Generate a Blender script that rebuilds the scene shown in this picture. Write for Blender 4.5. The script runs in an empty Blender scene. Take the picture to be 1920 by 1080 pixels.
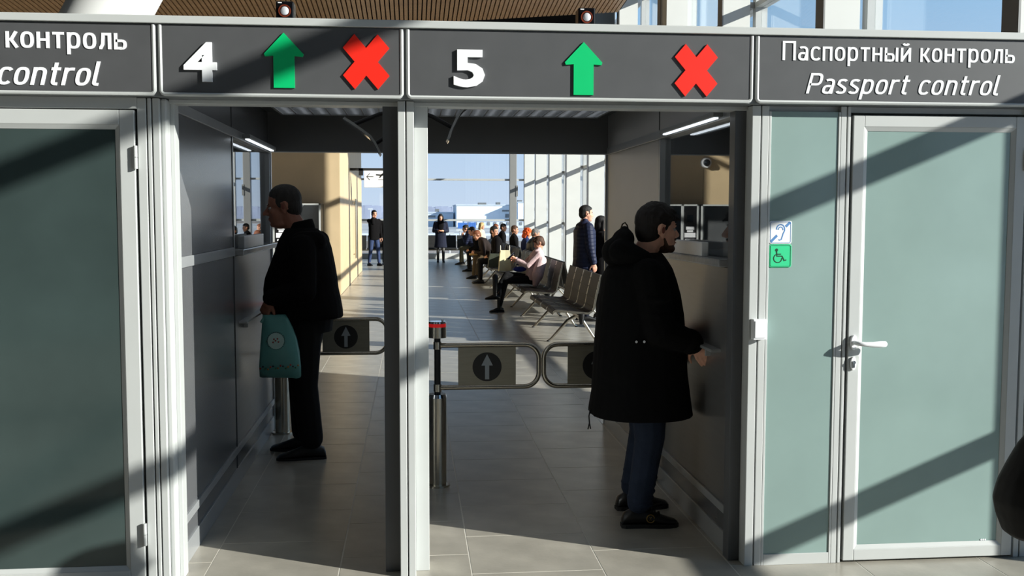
import bpy, bmesh, math, random
from mathutils import Vector, Matrix, Quaternion, noise
random.seed(7)
PI = math.pi
scene = bpy.context.scene
COL = scene.collection

# ------------------------------------------------------------------ camera, sky, sun, exposure
cam_d = bpy.data.cameras.new('camera')
cam_d.sensor_width = 36.0
cam_d.lens = 1900 / 1920 * 36.0
cam_d.clip_end = 6000
cam_o = bpy.data.objects.new('camera', cam_d)
COL.objects.link(cam_o)
YAW, PITCH, ROLL = math.atan(188 / 1900), math.atan(138 / 1900 * math.cos(.0986)), 0.0015
_f = Vector((math.sin(YAW), math.cos(YAW), 0)); _r = Vector((math.cos(YAW), -math.sin(YAW), 0)); _u = Vector((0, 0, 1))
_F = _f * math.cos(PITCH) - _u * math.sin(PITCH); _U = _u * math.cos(PITCH) + _f * math.sin(PITCH)
_R2 = _r * math.cos(ROLL) + _U * math.sin(ROLL); _U2 = _U * math.cos(ROLL) - _r * math.sin(ROLL)
m = Matrix.Identity(4)
for i in range(3):
    m[i][0] = _R2[i]; m[i][1] = _U2[i]; m[i][2] = -_F[i]
m[2][3] = 1.62
cam_o.matrix_world = m
scene.camera = cam_o

world = bpy.data.worlds.new('sky'); scene.world = world
world.use_nodes = True
wn = world.node_tree; wn.nodes.clear()
wo = wn.nodes.new('ShaderNodeOutputWorld'); wb = wn.nodes.new('ShaderNodeBackground')
wt = wn.nodes.new('ShaderNodeTexCoord'); ws = wn.nodes.new('ShaderNodeSeparateXYZ'); wr = wn.nodes.new('ShaderNodeValToRGB')
wn.links.new(wt.outputs['Generated'], ws.inputs[0]); wn.links.new(ws.outputs['Z'], wr.inputs[0])
wn.links.new(wr.outputs[0], wb.inputs[0]); wn.links.new(wb.outputs[0], wo.inputs[0])
el = wr.color_ramp.elements
el[0].position = 0.0; el[0].color = (.66, .78, .98, 1)
el[1].position = 1.0; el[1].color = (.15, .33, .72, 1)
e = el.new(.2); e.color = (.36, .62, .93, 1)
wb.inputs['Strength'].default_value = 1.0

sun_d = bpy.data.lights.new('sun', 'SUN'); sun_d.energy = 8.6; sun_d.angle = math.radians(.55); sun_d.color = (1, .965, .90)
sun_o = bpy.data.objects.new('sun', sun_d); COL.objects.link(sun_o)
SUN = Vector((-1, .54, -.415))
sun_o.rotation_euler = SUN.to_track_quat('-Z', 'Y').to_euler()
sun_o.location = (30, -16, 14)

vs = scene.view_settings
vs.view_transform = 'Standard'; vs.look = 'None'; vs.exposure = 0.0; vs.gamma = 1.0; vs.use_curve_mapping = False
scene.cycles.max_bounces = 10
scene.cycles.transparent_max_bounces = 24
scene.cycles.use_denoising = True

# ------------------------------------------------------------------ materials
def lin(r, g, b):
    f = lambda c: c / 12.92 if c <= .04045 else ((c + .055) / 1.055) ** 2.4
    return (f(r / 255), f(g / 255), f(b / 255))

def mat(name, col, rough=.5, metal=0.0, var=.06, scale=12.0, stretch=(1, 1, 1), bump=0.0, bscale=80.0, spec=.5, emit=None, sheen=0.0):
    m = bpy.data.materials.new(name); m.use_nodes = True
    nt = m.node_tree; b = nt.nodes['Principled BSDF']
    b.inputs['Roughness'].default_value = rough; b.inputs['Metallic'].default_value = metal
    b.inputs['Specular IOR Level'].default_value = spec
    tc = nt.nodes.new('ShaderNodeTexCoord'); mp = nt.nodes.new('ShaderNodeMapping'); mp.inputs['Scale'].default_value = stretch
    nt.links.new(tc.outputs['Object'], mp.inputs[0])
    nz = nt.nodes.new('ShaderNodeTexNoise'); nz.inputs['Scale'].default_value = scale; nz.inputs['Detail'].default_value = 4
    nt.links.new(mp.outputs[0], nz.inputs['Vector'])
    rp = nt.nodes.new('ShaderNodeValToRGB')
    a = [max(0, c * (1 - var)) for c in col]; z = [min(1, c * (1 + var)) for c in col]
    rp.color_ramp.elements[0].position = .3; rp.color_ramp.elements[1].position = .7
    rp.color_ramp.elements[0].color = (*a, 1); rp.color_ramp.elements[1].color = (*z, 1)
    nt.links.new(nz.outputs['Fac'], rp.inputs[0]); nt.links.new(rp.outputs[0], b.inputs['Base Color'])
    if bump:
        n2 = nt.nodes.new('ShaderNodeTexNoise'); n2.inputs['Scale'].default_value = bscale; n2.inputs['Detail'].default_value = 3
        nt.links.new(mp.outputs[0], n2.inputs['Vector'])
        bp = nt.nodes.new('ShaderNodeBump'); bp.inputs['Strength'].default_value = bump; bp.inputs['Distance'].default_value = .01
        nt.links.new(n2.outputs['Fac'], bp.inputs['Height']); nt.links.new(bp.outputs[0], b.inputs['Normal'])
    if emit:
        b.inputs['Emission Color'].default_value = (*emit[0], 1); b.inputs['Emission Strength'].default_value = emit[1]
    return m

def glass_mat(name, tint=(.97, .985, .98), refl=.04, rough=0.0):
    m = bpy.data.materials.new(name); m.use_nodes = True
    nt = m.node_tree; nt.nodes.clear()
    o = nt.nodes.new('ShaderNodeOutputMaterial'); mx = nt.nodes.new('ShaderNodeMixShader')
    t = nt.nodes.new('ShaderNodeBsdfTransparent'); g = nt.nodes.new('ShaderNodeBsdfGlossy')
    t.inputs[0].default_value = (*tint, 1); g.inputs['Roughness'].default_value = rough
    ge = nt.nodes.new('ShaderNodeNewGeometry'); d = nt.nodes.new('ShaderNodeVectorMath'); d.operation = 'DOT_PRODUCT'
    nt.links.new(ge.outputs['Normal'], d.inputs[0]); nt.links.new(ge.outputs['Incoming'], d.inputs[1])
    def mth(op, a, b=None):
        n = nt.nodes.new('ShaderNodeMath'); n.operation = op
        for k, v in enumerate((a, b)):
            if v is None: continue
            if isinstance(v, (int, float)): n.inputs[k].default_value = v
            else: nt.links.new(v, n.inputs[k])
        return n.outputs[0]
    x = mth('SUBTRACT', 1.0, mth('ABSOLUTE', d.outputs['Value']))
    f = mth('ADD', mth('MULTIPLY', mth('POWER', x, 5.0), 1 - refl), refl)
    nt.links.new(f, mx.inputs[0]); nt.links.new(t.outputs[0], mx.inputs[1]); nt.links.new(g.outputs[0], mx.inputs[2])
    nt.links.new(mx.outputs[0], o.inputs[0])
    return m

M = {}
M['alu'] = mat('pale powder coated aluminium', lin(190, 193, 192), .38, 0, .02, 6)
M['alu_dark'] = mat('grey powder coated aluminium', lin(120, 124, 126), .4, 0, .03, 6)
M['gasket'] = mat('black rubber gasket', lin(22, 22, 24), .6)
M['sign_grey'] = mat('dark grey sign panel', lin(80, 81, 83), .42, 0, .05, 9)
M['white'] = mat('white acrylic', lin(240, 242, 245), .35, 0, .01)
M['green'] = mat('green acrylic', lin(6, 190, 112), .35, 0, .02)
M['red'] = mat('red acrylic', lin(238, 44, 30), .35, 0, .02)
M['frost_dark'] = mat('green frosted glass toned for dim room', lin(60, 73, 72), .10, 0, .14, 2.2, spec=.5)  # same green glass, dark tone stands for the dim room behind
M['frost_light'] = mat('green frosted glass toned for bright room', lin(138, 160, 156), .12, 0, .07, 2.0, spec=.5)  # same green glass, pale tone stands for the brighter room behind
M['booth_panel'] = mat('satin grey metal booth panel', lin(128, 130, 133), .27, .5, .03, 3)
M['booth_trim'] = mat('grey aluminium booth trim', lin(170, 173, 175), .3, .3, .03, 5)
M['booth_steel'] = mat('brushed steel booth panel', lin(142, 142, 142), .32, .6, .05, 4, (1, 1, 14))
M['alu_shade'] = mat('aluminium darkened for reveal shade', lin(92, 94, 97), .4, 0, .03, 6)  # shade beside the posts is put into this aluminium colour
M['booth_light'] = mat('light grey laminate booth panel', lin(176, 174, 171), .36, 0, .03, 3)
M['dark_soffit'] = mat('dark grey soffit', lin(112, 112, 112), .55, 0, .04, 5)
M['counter'] = mat('grey stone counter', lin(150, 152, 154), .2, 0, .08, 30)
M['plaster_dim'] = mat('grey painted wall', lin(96, 98, 100), .7, 0, .03, 2)
M['black'] = mat('black plastic', lin(18, 18, 20), .4, 0, .05)
M['black_gloss'] = mat('glossy black plastic', lin(14, 14, 17), .12, 0, .03)
M['cone'] = mat('silver speaker cone', lin(205, 208, 215), .35, .2, .04)
M['copper'] = mat('copper coloured ring', lin(150, 70, 50), .3, .6, .05)
M['steel'] = mat('brushed stainless steel', lin(190, 184, 170), .25, 1.0, .05, 20, (1, 1, 8))
M['steel_plate'] = mat('matt stainless plate', lin(150, 146, 132), .45, .8, .07, 8, (1, 1, 10))
M['chrome'] = mat('polished chrome', lin(200, 202, 205), .10, 1.0, .02)
M['red_lamp'] = mat('red indicator lamp', lin(200, 20, 25), .3, 0, .02, emit=((1, .03, .03), .25))
M['arrow_grey'] = mat('pale grey arrow sticker', lin(165, 172, 176), .5)
M['grout'] = mat('pale grout', lin(214, 210, 200), .8, 0, .05, 20)
M['tile'] = mat('grey stoneware tile', lin(170, 165, 154), .28, 0, .17, 4.5, (1, 1, 1), .05, 60)
M['wood'] = mat('oak veneer slat', lin(182, 146, 110), .5, 0, .25, 5, (18, .7, 18))
M['void'] = mat('black acoustic fleece and dark void', lin(5, 5, 5), .95, spec=.02)
M['plaster'] = mat('white plaster', lin(225, 226, 224), .7, 0, .02, 2)
M['plaster_grey'] = mat('grey plaster', lin(62, 63, 66), .7, 0, .03, 2)
M['beige'] = mat('beige wall panel', lin(212, 188, 150), .5, 0, .05, 2.5)
M['fin'] = mat('white painted fin', lin(214, 215, 211), .5, 0, .03, 2)
M['fin_edge'] = mat('grey mullion', lin(142, 142, 140), .4, .1, .03, 4)
M['glass'] = glass_mat('clear window glass')
M['booth_glass'] = glass_mat('half mirrored booth glass', (.80, .83, .84), .34)
M['seat'] = mat('dark grey seat upholstery', lin(24, 24, 25), .6, 0, .08, 30, bump=.2, bscale=300)
M['screen'] = mat('dark display glass', lin(16, 20, 24), .1)
M['paper'] = mat('white paper', lin(238, 236, 225), .8)
M['tube'] = mat('fluorescent tube', lin(235, 240, 245), .5, emit=((.85, .93, 1), 1.7))
M['louvre'] = mat('satin louvre metal', lin(190, 192, 195), .3, .7, .03)

# ------------------------------------------------------------------ mesh building
class MB:
    def __init__(self): self.v = []; self.f = []; self.mi = []; self.cur = 0
    def add(self, vs, fs):
        o = len(self.v); self.v += [tuple(p) for p in vs]
        self.f += [tuple(o + i for i in f) for f in fs]; self.mi += [self.cur] * len(fs); return self
    def box(self, x0, y0, z0, x1, y1, z1):
        x0, x1 = min(x0, x1), max(x0, x1); y0, y1 = min(y0, y1), max(y0, y1); z0, z1 = min(z0, z1), max(z0, z1)
        v = [(x0, y0, z0), (x1, y0, z0), (x1, y1, z0), (x0, y1, z0), (x0, y0, z1), (x1, y0, z1), (x1, y1, z1), (x0, y1, z1)]
        return self.add(v, [(0, 3, 2, 1), (4, 5, 6, 7), (0, 1, 5, 4), (1, 2, 6, 5), (2, 3, 7, 6), (3, 0, 4, 7)])
    def obox(self, c, ax, ay, az):   # centre and three half-axis vectors
        c, ax, ay, az = map(Vector, (c, ax, ay, az)); v = []
        for sz in (-1, 1):
            for sx, sy in ((-1, -1), (1, -1), (1, 1), (-1, 1)): v.append(c + ax * sx + ay * sy + az * sz)
        return self.add(v, [(0, 3, 2, 1), (4, 5, 6, 7), (0, 1, 5, 4), (1, 2, 6, 5), (2, 3, 7, 6), (3, 0, 4, 7)])
    def rings(self, rings, cap=True, closed=False):
        n = len(rings[0]); vs = [p for r in rings for p in r]; fs = []
        R = len(rings)
        for i in range(R if closed else R - 1):
            j = (i + 1) % R
            for k in range(n):
                fs.append((i * n + k, i * n + (k + 1) % n, j * n + (k + 1) % n, j * n + k))
        if cap and not closed:
            fs.append(tuple(range(n - 1, -1, -1))); fs.append(tuple((R - 1) * n + k for k in range(n)))
        return self.add(vs, fs)
    @staticmethod
    def _fr(d):
        d = Vector(d).normalized(); a = Vector((0, 0, 1)) if abs(d.z) < .9 else Vector((1, 0, 0))
        u = d.cross(a).normalized(); return u, d.cross(u).normalized()
    def cyl(self, p0, p1, r0, r1=None, n=16):
        r1 = r0 if r1 is None else r1; p0, p1 = Vector(p0), Vector(p1); u, w = self._fr(p1 - p0)
        rr = []
        for p, r in ((p0, r0), (p1, r1)):
            rr.append([p + (u * math.cos(2 * PI * k / n) + w * math.sin(2 * PI * k / n)) * r for k in range(n)])
        return self.rings(rr)
    def cap(self, p0, p1, r0, r1=None, n=10):    # capsule with round ends
        r1 = r0 if r1 is None else r1; p0, p1 = Vector(p0), Vector(p1); d = (p1 - p0)
        if d.length < 1e-6: d = Vector((0, 0, 1e-4)); p1 = p0 + d
        u, w = self._fr(d); dn = d.normalized(); rr = []
        for t in (-.97, -.75, -.4, 0): rr.append((p0 + dn * (r0 * t), r0 * math.sqrt(max(0, 1 - t * t))))
        for t in (0, .4, .75, .97): rr.append((p1 + dn * (r1 * t), r1 * math.sqrt(max(0, 1 - t * t))))
        return self.rings([[p + (u * math.cos(2 * PI * k / n) + w * math.sin(2 * PI * k / n)) * r for k in range(n)] for p, r in rr])
    def tube(self, pts, r, n=10, closed=False):
        pts = [Vector(p) for p in pts]; rr = []; N = len(pts); u0 = None
        for i, p in enumerate(pts):
            if closed: d = pts[(i + 1) % N] - pts[i - 1]
            else: d = pts[min(i + 1, N - 1)] - pts[max(i - 1, 0)]
            d.normalize()
            if u0 is None: u0 = self._fr(d)[0]
            u0 = (u0 - d * u0.dot(d)).normalized(); w = d.cross(u0)
            ri = r[i] if isinstance(r, (list, tuple)) else r
            rr.append([p + (u0 * math.cos(2 * PI * k / n) + w * math.sin(2 * PI * k / n)) * ri for k in range(n)])
        return self.rings(rr, True, closed)
    def ell(self, c, r, rot=None, nu=14, nv=9):
        c = Vector(c); q = rot if rot is not None else Matrix.Identity(3); rr = []
        for i in range(nv + 1):
            t = PI * (.03 + .94 * i / nv)
            rr.append([c + q @ Vector((r[0] * math.sin(t) * math.cos(2 * PI * k / nu), r[1] * math.sin(t) * math.sin(2 * PI * k / nu), -r[2] * math.cos(t))) for k in range(nu)])
        return self.rings(rr)
    def prism(self, poly, o, ax, ay, dep):       # polygon (2D) in plane o+ax*x+ay*y, extruded by vector dep
        o, ax, ay, dep = map(Vector, (o, ax, ay, dep)); n = len(poly)
        a = [o + ax * x + ay * y for x, y in poly]
        return self.add(a + [p + dep for p in a], [tuple(range(n)), tuple(range(2 * n - 1, n - 1, -1))] + [(k, n + k, n + (k + 1) % n, (k + 1) % n) for k in range(n)])
    def loft(self, secs, n=20, axis='z', power=2.0):     # secs: (z, x0, x1, half_y) or (z,x0,x1,hy,cy)
        rr = []
        for s in secs:
            z, x0, x1, hy = s[:4]; cy = s[4] if len(s) > 4 else 0; cx = (x0 + x1) / 2; hx = (x1 - x0) / 2; r = []
            for k in range(n):
                a = 2 * PI * k / n; ca, sa = math.cos(a), math.sin(a)
                r.append((cx + hx * math.copysign(abs(ca) ** (2 / power), ca), cy + hy * math.copysign(abs(sa) ** (2 / power), sa), z))
            rr.append(r)
        return self.rings(rr)
    def mesh(self, name, origin=(0, 0, 0), fix=True):
        o = Vector(origin); me = bpy.data.meshes.new(name)
        me.from_pydata([tuple(Vector(p) - o) for p in self.v], [], self.f); me.update()
        if any(self.mi): me.polygons.foreach_set('material_index', self.mi)
        if fix:
            bm = bmesh.new(); bm.from_mesh(me); bmesh.ops.recalc_face_normals(bm, faces=bm.faces); bm.to_mesh(me); bm.free()
        return me
    def build(self, name, m, parent=None, bevel=0, smooth=False, origin=None, **tags):
        org = origin if origin is not None else (WLOC.get(parent.name, Vector()) if parent is not None else Vector())
        me = self.mesh(name, org)
        for mm in (m if isinstance(m, (list, tuple)) else [m]): me.materials.append(mm)
        o = bpy.data.objects.new(name, me); COL.objects.link(o)
        if parent is not None: o.parent = parent
        else: o.location = org
        WLOC[o.name] = Vector(org)
        if smooth:
            me.polygons.foreach_set('use_smooth', [True] * len(me.polygons))
            if smooth != 'all':
                try: me.set_sharp_from_angle(angle=math.radians(40))
                except Exception: pass
        if bevel:
            b = o.modifiers.new('bevel', 'BEVEL'); b.width = bevel; b.segments = 2; b.limit_method = 'ANGLE'; b.angle_limit = math.radians(50)
            BAKE.append(o)
        for k, v in tags.items(): o[k] = v
        return o
WLOC = {}
BAKE = []

def thing(name, label, cat, loc=(0, 0, 0), rz=0, group=None):
    o = bpy.data.objects.new(name, None); COL.objects.link(o); o.location = loc; o.rotation_euler = (0, 0, rz)
    o.empty_display_size = .1
    o['label'] = label; o['category'] = cat
    if group: o['group'] = group
    WLOC[o.name] = Vector(loc) if rz == 0 else Vector((0, 0, 0))
    return o
def struct(name, loc=(0, 0, 0)):
    o = bpy.data.objects.new(name, None); COL.objects.link(o); o.location = loc; o['kind'] = 'structure'
    WLOC[o.name] = Vector(loc); return o
def share(me_obj, parent, loc=None, **tags):
    c = me_obj.copy(); COL.objects.link(c); c.parent = parent
    if loc is not None: c.location = loc
    for k, v in tags.items(): c[k] = v
    return c
def dup(root, loc, rz, label, group=None):
    r = root.copy(); COL.objects.link(r); r.location = loc; r.rotation_euler = (0, 0, rz); r['label'] = label
    if group: r['group'] = group
    WLOC[r.name] = Vector(loc)
    for ch in list(root.children):
        c = ch.copy(); COL.objects.link(c); c.parent = r
        if c.modifiers: BAKE.append(c)
        for g in list(ch.children):
            d = g.copy(); COL.objects.link(d); d.parent = c
    return r

def text_mesh(body, bold=0.0, shear=0.0):
    cu = bpy.data.curves.new('lettering', 'FONT'); cu.body = body; cu.size = 1; cu.offset = bold; cu.shear = shear; cu.resolution_u = 3
    cu.extrude = .02
    o = bpy.data.objects.new('lettering', cu); COL.objects.link(o)
    dg = bpy.context.evaluated_depsgraph_get()
    me = bpy.data.meshes.new_from_object(o.evaluated_get(dg))
    vs = [v.co.copy() for v in me.vertices]; fs = [tuple(p.vertices) for p in me.polygons]
    bpy.data.objects.remove(o); bpy.data.meshes.remove(me); bpy.data.curves.remove(cu)
    return vs, fs
def lettering(body, x0, x1, zb, caph, y, m, parent, name='lettering', depth=.004, bold=0.0, shear=0.0, base=.727, axis='x', flip=1):
    """text fitted between x0 and x1, baseline at zb, capital height caph, on a plane facing -Y at depth y"""
    vs, fs = text_mesh(body, bold, shear)
    a = min(v.x for v in vs); b = max(v.x for v in vs)
    sx = (x1 - x0) / (b - a); sz = caph / base
    mb = MB()
    mb.add([(x0 + (v.x - a) * sx, y - (v.z + .02) / .04 * depth, zb + v.y * sz) for v in vs], fs)
    return mb.build(name, m, parent)

# ================================================================== FLOOR
D = 4.456
floor = struct('floor')
MB().box(-9.2, -9.2, -.30, 4.95, 38.2, -.0010).build('screed', M['grout'], floor)
TX, TY, TXO, TYO = .60, .535, .267, 5.011
tile_m = MB().box(0, 0, -.02, TX - .007, TY - .007, 0).mesh('tile'); tile_m.materials.append(M['tile'])
rest = MB(); near = []
for i in range(-16, 8):
    x = TXO + i * TX; off = TY / 2 if i % 2 else 0.0
    j0 = int((-9.2 - TYO) / TY) - 1
    for j in range(j0, 63):
        y = TYO + off + j * TY
        if x < -9.2 or x + TX > 4.95 or y < -9.2 or y + TY > 38.1: continue
        vis = (-1.5 < x < 3.1 and 3.7 < y < 6.0) or (-2.0 < x < 3.4 and 6.0 <= y < 19.0)
        (near.append((y, x)) if vis else rest.box(x, y, -.02, x + TX - .005, y + TY - .005, 0))
near.sort()
for k, (y, x) in enumerate(near):
    if k < 290:
        o = bpy.data.objects.new('tile', tile_m); COL.objects.link(o); o.parent = floor; o.location = (x, y, 0)
    else: rest.box(x, y, -.02, x + TX - .005, y + TY - .005, 0)
rest.build('tile_field', M['tile'], floor, kind='stuff')

# ================================================================== GLAZED RIGHT WALL
FY = [-3.6, -.16, 3.69, 6.70, 10.06, 13.46, 16.90, 20.33, 23.76, 27.20, 30.62, 34.05, 37.48]
LV = [.10, 1.36, 2.91, 4.44, 6.0, 7.2]
wr_ = struct('wall_right')
MB().box(4.55, -9.2, 0, 4.86, 37.7, .10).build('plinth', M['alu'], wr_)
fin_src = MB().box(4.17, 0, 0, 4.54, .2, 7.2).build('fin', M['fin'], wr_)
fin_src.location.y = FY[0]
fe_src = MB().box(4.155, -.002, 0, 4.172, .202, 7.2).build('fin_nosing', M['fin_edge'], fin_src)
br_src = MB().box(4.52, .03, 0, 4.64, .13, .06)
for z in LV[1:5]: br_src.box(4.52, .04, z - .04, 4.64, .12, z + .04)
br_src = br_src.build('bracket', M['fin_edge'], fin_src)
mu_src = MB().box(4.62, .0, .1, 4.78, .12, 7.2).build('mullion', M['alu'], wr_)
mu_src.location.y = FY[0]
for y in FY[1:]:
    f_ = share(fin_src, wr_, (0, y, 0)); share(fe_src, f_); share(br_src, f_); share(mu_src, wr_, (0, y, 0))
MB().box(4.19, 16.60, 0, 4.54, 16.90, 7.2).build('shade_blocker', M['fin'], wr_)  # added in front of the fin to widen its shadow on the beige wall
ys = [-9.2] + FY
for a, b in zip(ys[:-1], ys[1:]):
    a2 = a + .12 if a > -9 else a
    for k in range(1, 5):
        MB().box(4.62, a2, LV[k] - .035, 4.78, b, LV[k] + .035).build('transom', M['alu'], wr_)
    for k in range(5):
        z0 = LV[k] + (.035 if k else 0); z1 = LV[k + 1] - (.035 if k < 4 else 0)
        MB().box(4.694, a2, z0, 4.706, b, z1).build('glass_pane', M['glass'], wr_)

# ================================================================== GLAZED FAR WALL
wf = struct('wall_far')
EY = 37.7
MB().box(-9.2, EY - .12, 0, 4.86, EY + .12, .19).build('plinth', M['fin'], wf)
CX = [-7.8, -3.95, -.10, 3.75]
for x in CX:
    MB().box(x - .13, EY - .22, .19, x + .13, EY + .06, 4.9).build('column', M['fin_edge'], wf, bevel=.01)
    MB().box(x + .10, EY - .24, 2.30, x + .17, EY - .20, 2.70).build('column_cover', M['fin_edge'], wf)
xs = [-9.2] + CX + [4.6]
FL = [.19, 1.42, 2.91, 4.9]
for a, b in zip(xs[:-1], xs[1:]):
    a2 = a + (.13 if a > -9 else 0); b2 = b - (.13 if b < 4.5 else 0)
    for z in FL[1:3]: MB().box(a2, EY - .12, z - .035, b2, EY + .02, z + .035).build('transom', M['alu'], wf)
    for k in range(3):
        MB().box(a2, EY - .006, FL[k] + (.035 if k else 0), b2, EY + .006, FL[k + 1] - (.035 if k < 2 else 0)).build('glass_pane', M['glass'], wf)

# ================================================================== OPAQUE WALLS, ROOF
wl = struct('wall_left')
MB().box(-9.4, -9.2, 0, -9.2, 38, 7.2).build('wall_surface', M['plaster_dim'], wl)
wb_ = struct('wall_back')
MB().box(-9.4, -9.4, 0, 4.9, -9.2, 7.2).build('wall_surface', M['plaster_grey'], wb_)
rf = struct('roof')
MB().box(-9.4, -9.4, 7.2, 4.9, 21.0, 7.4).build('roof_slab', M['plaster_grey'], rf)
MB().box(-9.4, 20.75, 4.9, 4.12, 38.0, 5.1).build('roof_slab', M['plaster_dim'], rf)
MB().box(-9.4, 20.62, 4.9, 3.35, 20.75, 7.2).build('void_backdrop', M['void'], rf)  # black sheet stands in for the darkness of the void beyond
MB().box(3.35, 20.66, 4.9, 4.14, 20.75, 7.2).build('void_backdrop', M['alu_dark'], rf)

# slatted timber ceiling, falling away from the camera
def zc(x, y): return 5.42 + .076 * (x - 1.6) + .085 * (20.0 - y)
ceil = struct('ceiling')
bk = MB(); x0, x1, y0, y1 = -9.1, 4.12, 11.0, 20.02
def slab(mb, xa, xb, ya, yb, dz0, dz1):
    v = [(x, y, zc(x, y) + dz) for dz in (dz0, dz1) for x, y in ((xa, ya), (xb, ya), (xb, yb), (xa, yb))]
    mb.add(v, [(0, 3, 2, 1), (4, 5, 6, 7), (0, 1, 5, 4), (1, 2, 6, 5), (2, 3, 7, 6), (3, 0, 4, 7)])
slab(bk, x0, x1, y0, y1, .05, .09)
bk.build('backing', M['void'], ceil)
P_ = .084; n_ = int((x1 - x0) / P_)
sl = MB()
v = [(xx, y, .076 * xx + .085 * (20 - y) + dz) for dz in (0, .045) for xx, y in ((0, y0), (.062, y0), (.062, y1), (0, y1))]
sl.add(v, [(0, 3, 2, 1), (4, 5, 6, 7), (0, 1, 5, 4), (1, 2, 6, 5), (2, 3, 7, 6), (3, 0, 4, 7)])
sl_me = sl.mesh('slat'); sl_me.materials.append(M['wood'])
for k in range(n_):
    x = x0 + k * P_
    o = bpy.data.objects.new('slat', sl_me); COL.objects.link(o); o.parent = ceil; o.location = (x, 0, zc(x, 20))

# leaning white column
lc = struct('column', (-4.56, 9.5, 0))
MB().cyl((-4.56, 9.5, 0), (-4.56 + .55 * 7.2, 9.5, 7.2), .345, .345, 40).build('column_shaft', M['plaster'], lc, smooth=True)

# beige block with tall wall panels
bw = struct('wall_beige')
MB().box(-9.1, 20.55, 0, -1.47, 29.3, 4.9).build('wall_core', M['beige'], bw)
for k in range(5):
    xa = -1.42 - (k + 1) * 1.53; MB().box(xa + .006, 20.5, .01, xa + 1.53, 20.56, 4.88).build('wall_panel', M['beige'], bw, bevel=.004)
for a, b in ((20.5, 22.3), (22.3, 24.0), (24.0, 25.1), (25.1, 26.2), (26.2, 27.9), (27.9, 29.35)):
    MB().box(-1.475, a + .012, .01, -1.42, b, 4.88).build('wall_panel', M['beige'], bw, bevel=.004)
for y in (25.0, 25.22):
    h_ = MB().cyl((-1.36, y, .55), (-1.36, y, 2.0), .016); h_.cyl((-1.42, y, .65), (-1.36, y, .65), .01); h_.cyl((-1.42, y, 1.9), (-1.36, y, 1.9), .01)
    h_.build('pull_bar', M['steel'], bw, smooth=True)

# ================================================================== CHECKPOINT FRONT
def post(name, xs_, z1=2.11, y0=D, y1=D + .16):
    p = struct(name)
    for a, b in xs_: MB().box(a, y0, 0, b, y1, z1).build('profile', M['alu'], p, bevel=.003)
    return p
GR = .005
p1 = post('trim_1', [(-1.152, -1.115), (-1.110, -1.094), (-1.089, -1.060)])
MB().box(-1.060, D + .02, 0, -1.034, D + .16, 2.11).build('profile', M['alu'], p1, bevel=.008)
MB().box(-1.034, D + .08, 0, -1.016, D + .16, 2.11).build('flange', M['alu'], p1, bevel=.002)
p2 = post('trim_2', [(-.058, -.0255), (-.0205, .012)])
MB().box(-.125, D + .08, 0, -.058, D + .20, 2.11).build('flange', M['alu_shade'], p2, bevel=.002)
MB().box(.012, D + .08, 0, .073, D + .20, 2.11).build('flange', M['alu'], p2, bevel=.002)
p3 = post('trim_3', [(1.522, 1.562), (1.567, 1.600)])
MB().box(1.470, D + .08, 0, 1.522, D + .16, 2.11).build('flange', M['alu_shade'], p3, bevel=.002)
p4 = post('trim_4', [(1.935, 1.962), (1.967, 1.982)])
p5 = post('trim_5', [(2.835, 2.862), (2.868, 2.905), (2.925, 2.96), (2.98, 3.03), (3.05, 4.14)])
hd = struct('trim_6')
for a, b in ((-1.034, -.058), (.012, 1.522)):
    MB().box(a, D + .06, 2.094, b, D + .16, 2.112).build('head_rail', M['alu'], hd, bevel=.002)
MB().box(-2.9, D + .0, 2.064, -1.152, D + .12, 2.112).build('head_rail', M['alu'], hd, bevel=.002)
MB().box(1.600, D + .03, 2.085, 4.14, D + .12, 2.112).build('head_rail', M['alu'], hd, bevel=.002)
MB().box(-2.9, D - .05, 2.112, 4.14, D + .20, 2.409).build('header_core', M['alu_dark'], hd)
MB().box(-2.9, D - .075, 2.409, 4.14, D + .22, 2.441).build('cornice', M['alu'], hd, bevel=.003)

def lane_panel(name, x0, x1, label, cat='sign', group=None):
    s = thing(name, label, cat, ((x0 + x1) / 2, D - .05, 2.112), group=group)
    MB().box(x0 + .012, D - .062, 2.122, x1 - .012, D - .048, 2.405).build('sign_panel', M['sign_grey'], s)
    fr = MB(); yb = D - .055; r = .0085
    pts = [(x0 + r, yb - .004, 2.405), (x0 + r, yb - .004, 2.132), (x0 + .014, yb - .004, 2.124), (x0 + .022, yb - .004, 2.120), (x1 - .022, yb - .004, 2.120), (x1 - .014, yb - .004, 2.124), (x1 - r, yb - .004, 2.132), (x1 - r, yb - .004, 2.405)]
    fr.tube(pts, r, 8); fr.build('sign_frame', M['alu'], s, smooth=True)
    return s
ys_ = D - .062
def arrow_sign(s, xa, xb, za, zb):
    cx = (xa + xb) / 2; w = (xb - xa) / 2; zs = za + (zb - za) * .58; t = w * .53
    poly = [(cx - t, za), (cx + t, za), (cx + t, zs), (cx + w * .95, zs - .003), (cx + w, zs + .008), (cx, zb), (cx - w, zs + .008), (cx - w * .95, zs - .003), (cx - t, zs)]
    MB().prism(poly, (0, ys_ + .001, 0), (1, 0, 0), (0, 0, 1), (0, -.009, 0)).build('arrow', M['green'], s)
def cross_sign(s, xa, xb, za, zb):
    cx, cz = (xa + xb) / 2, (za + zb) / 2; R = (xb - xa) / 2; H_ = (zb - za) / 2; t = .36
    poly = []; t = .50
    for q in range(4):
        a = PI / 2 * q; ca, sa = math.cos(a), math.sin(a)
        for px, py in ((t, 0), (1, 1 - t), (1 - t, 1)): poly.append((cx + (px * ca - py * sa) * R, cz + (px * sa + py * ca) * H_))
    MB().prism(poly, (0, ys_ + .001, 0), (1, 0, 0), (0, 0, 1), (0, -.009, 0)).build('cross', M['red'], s)
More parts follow.
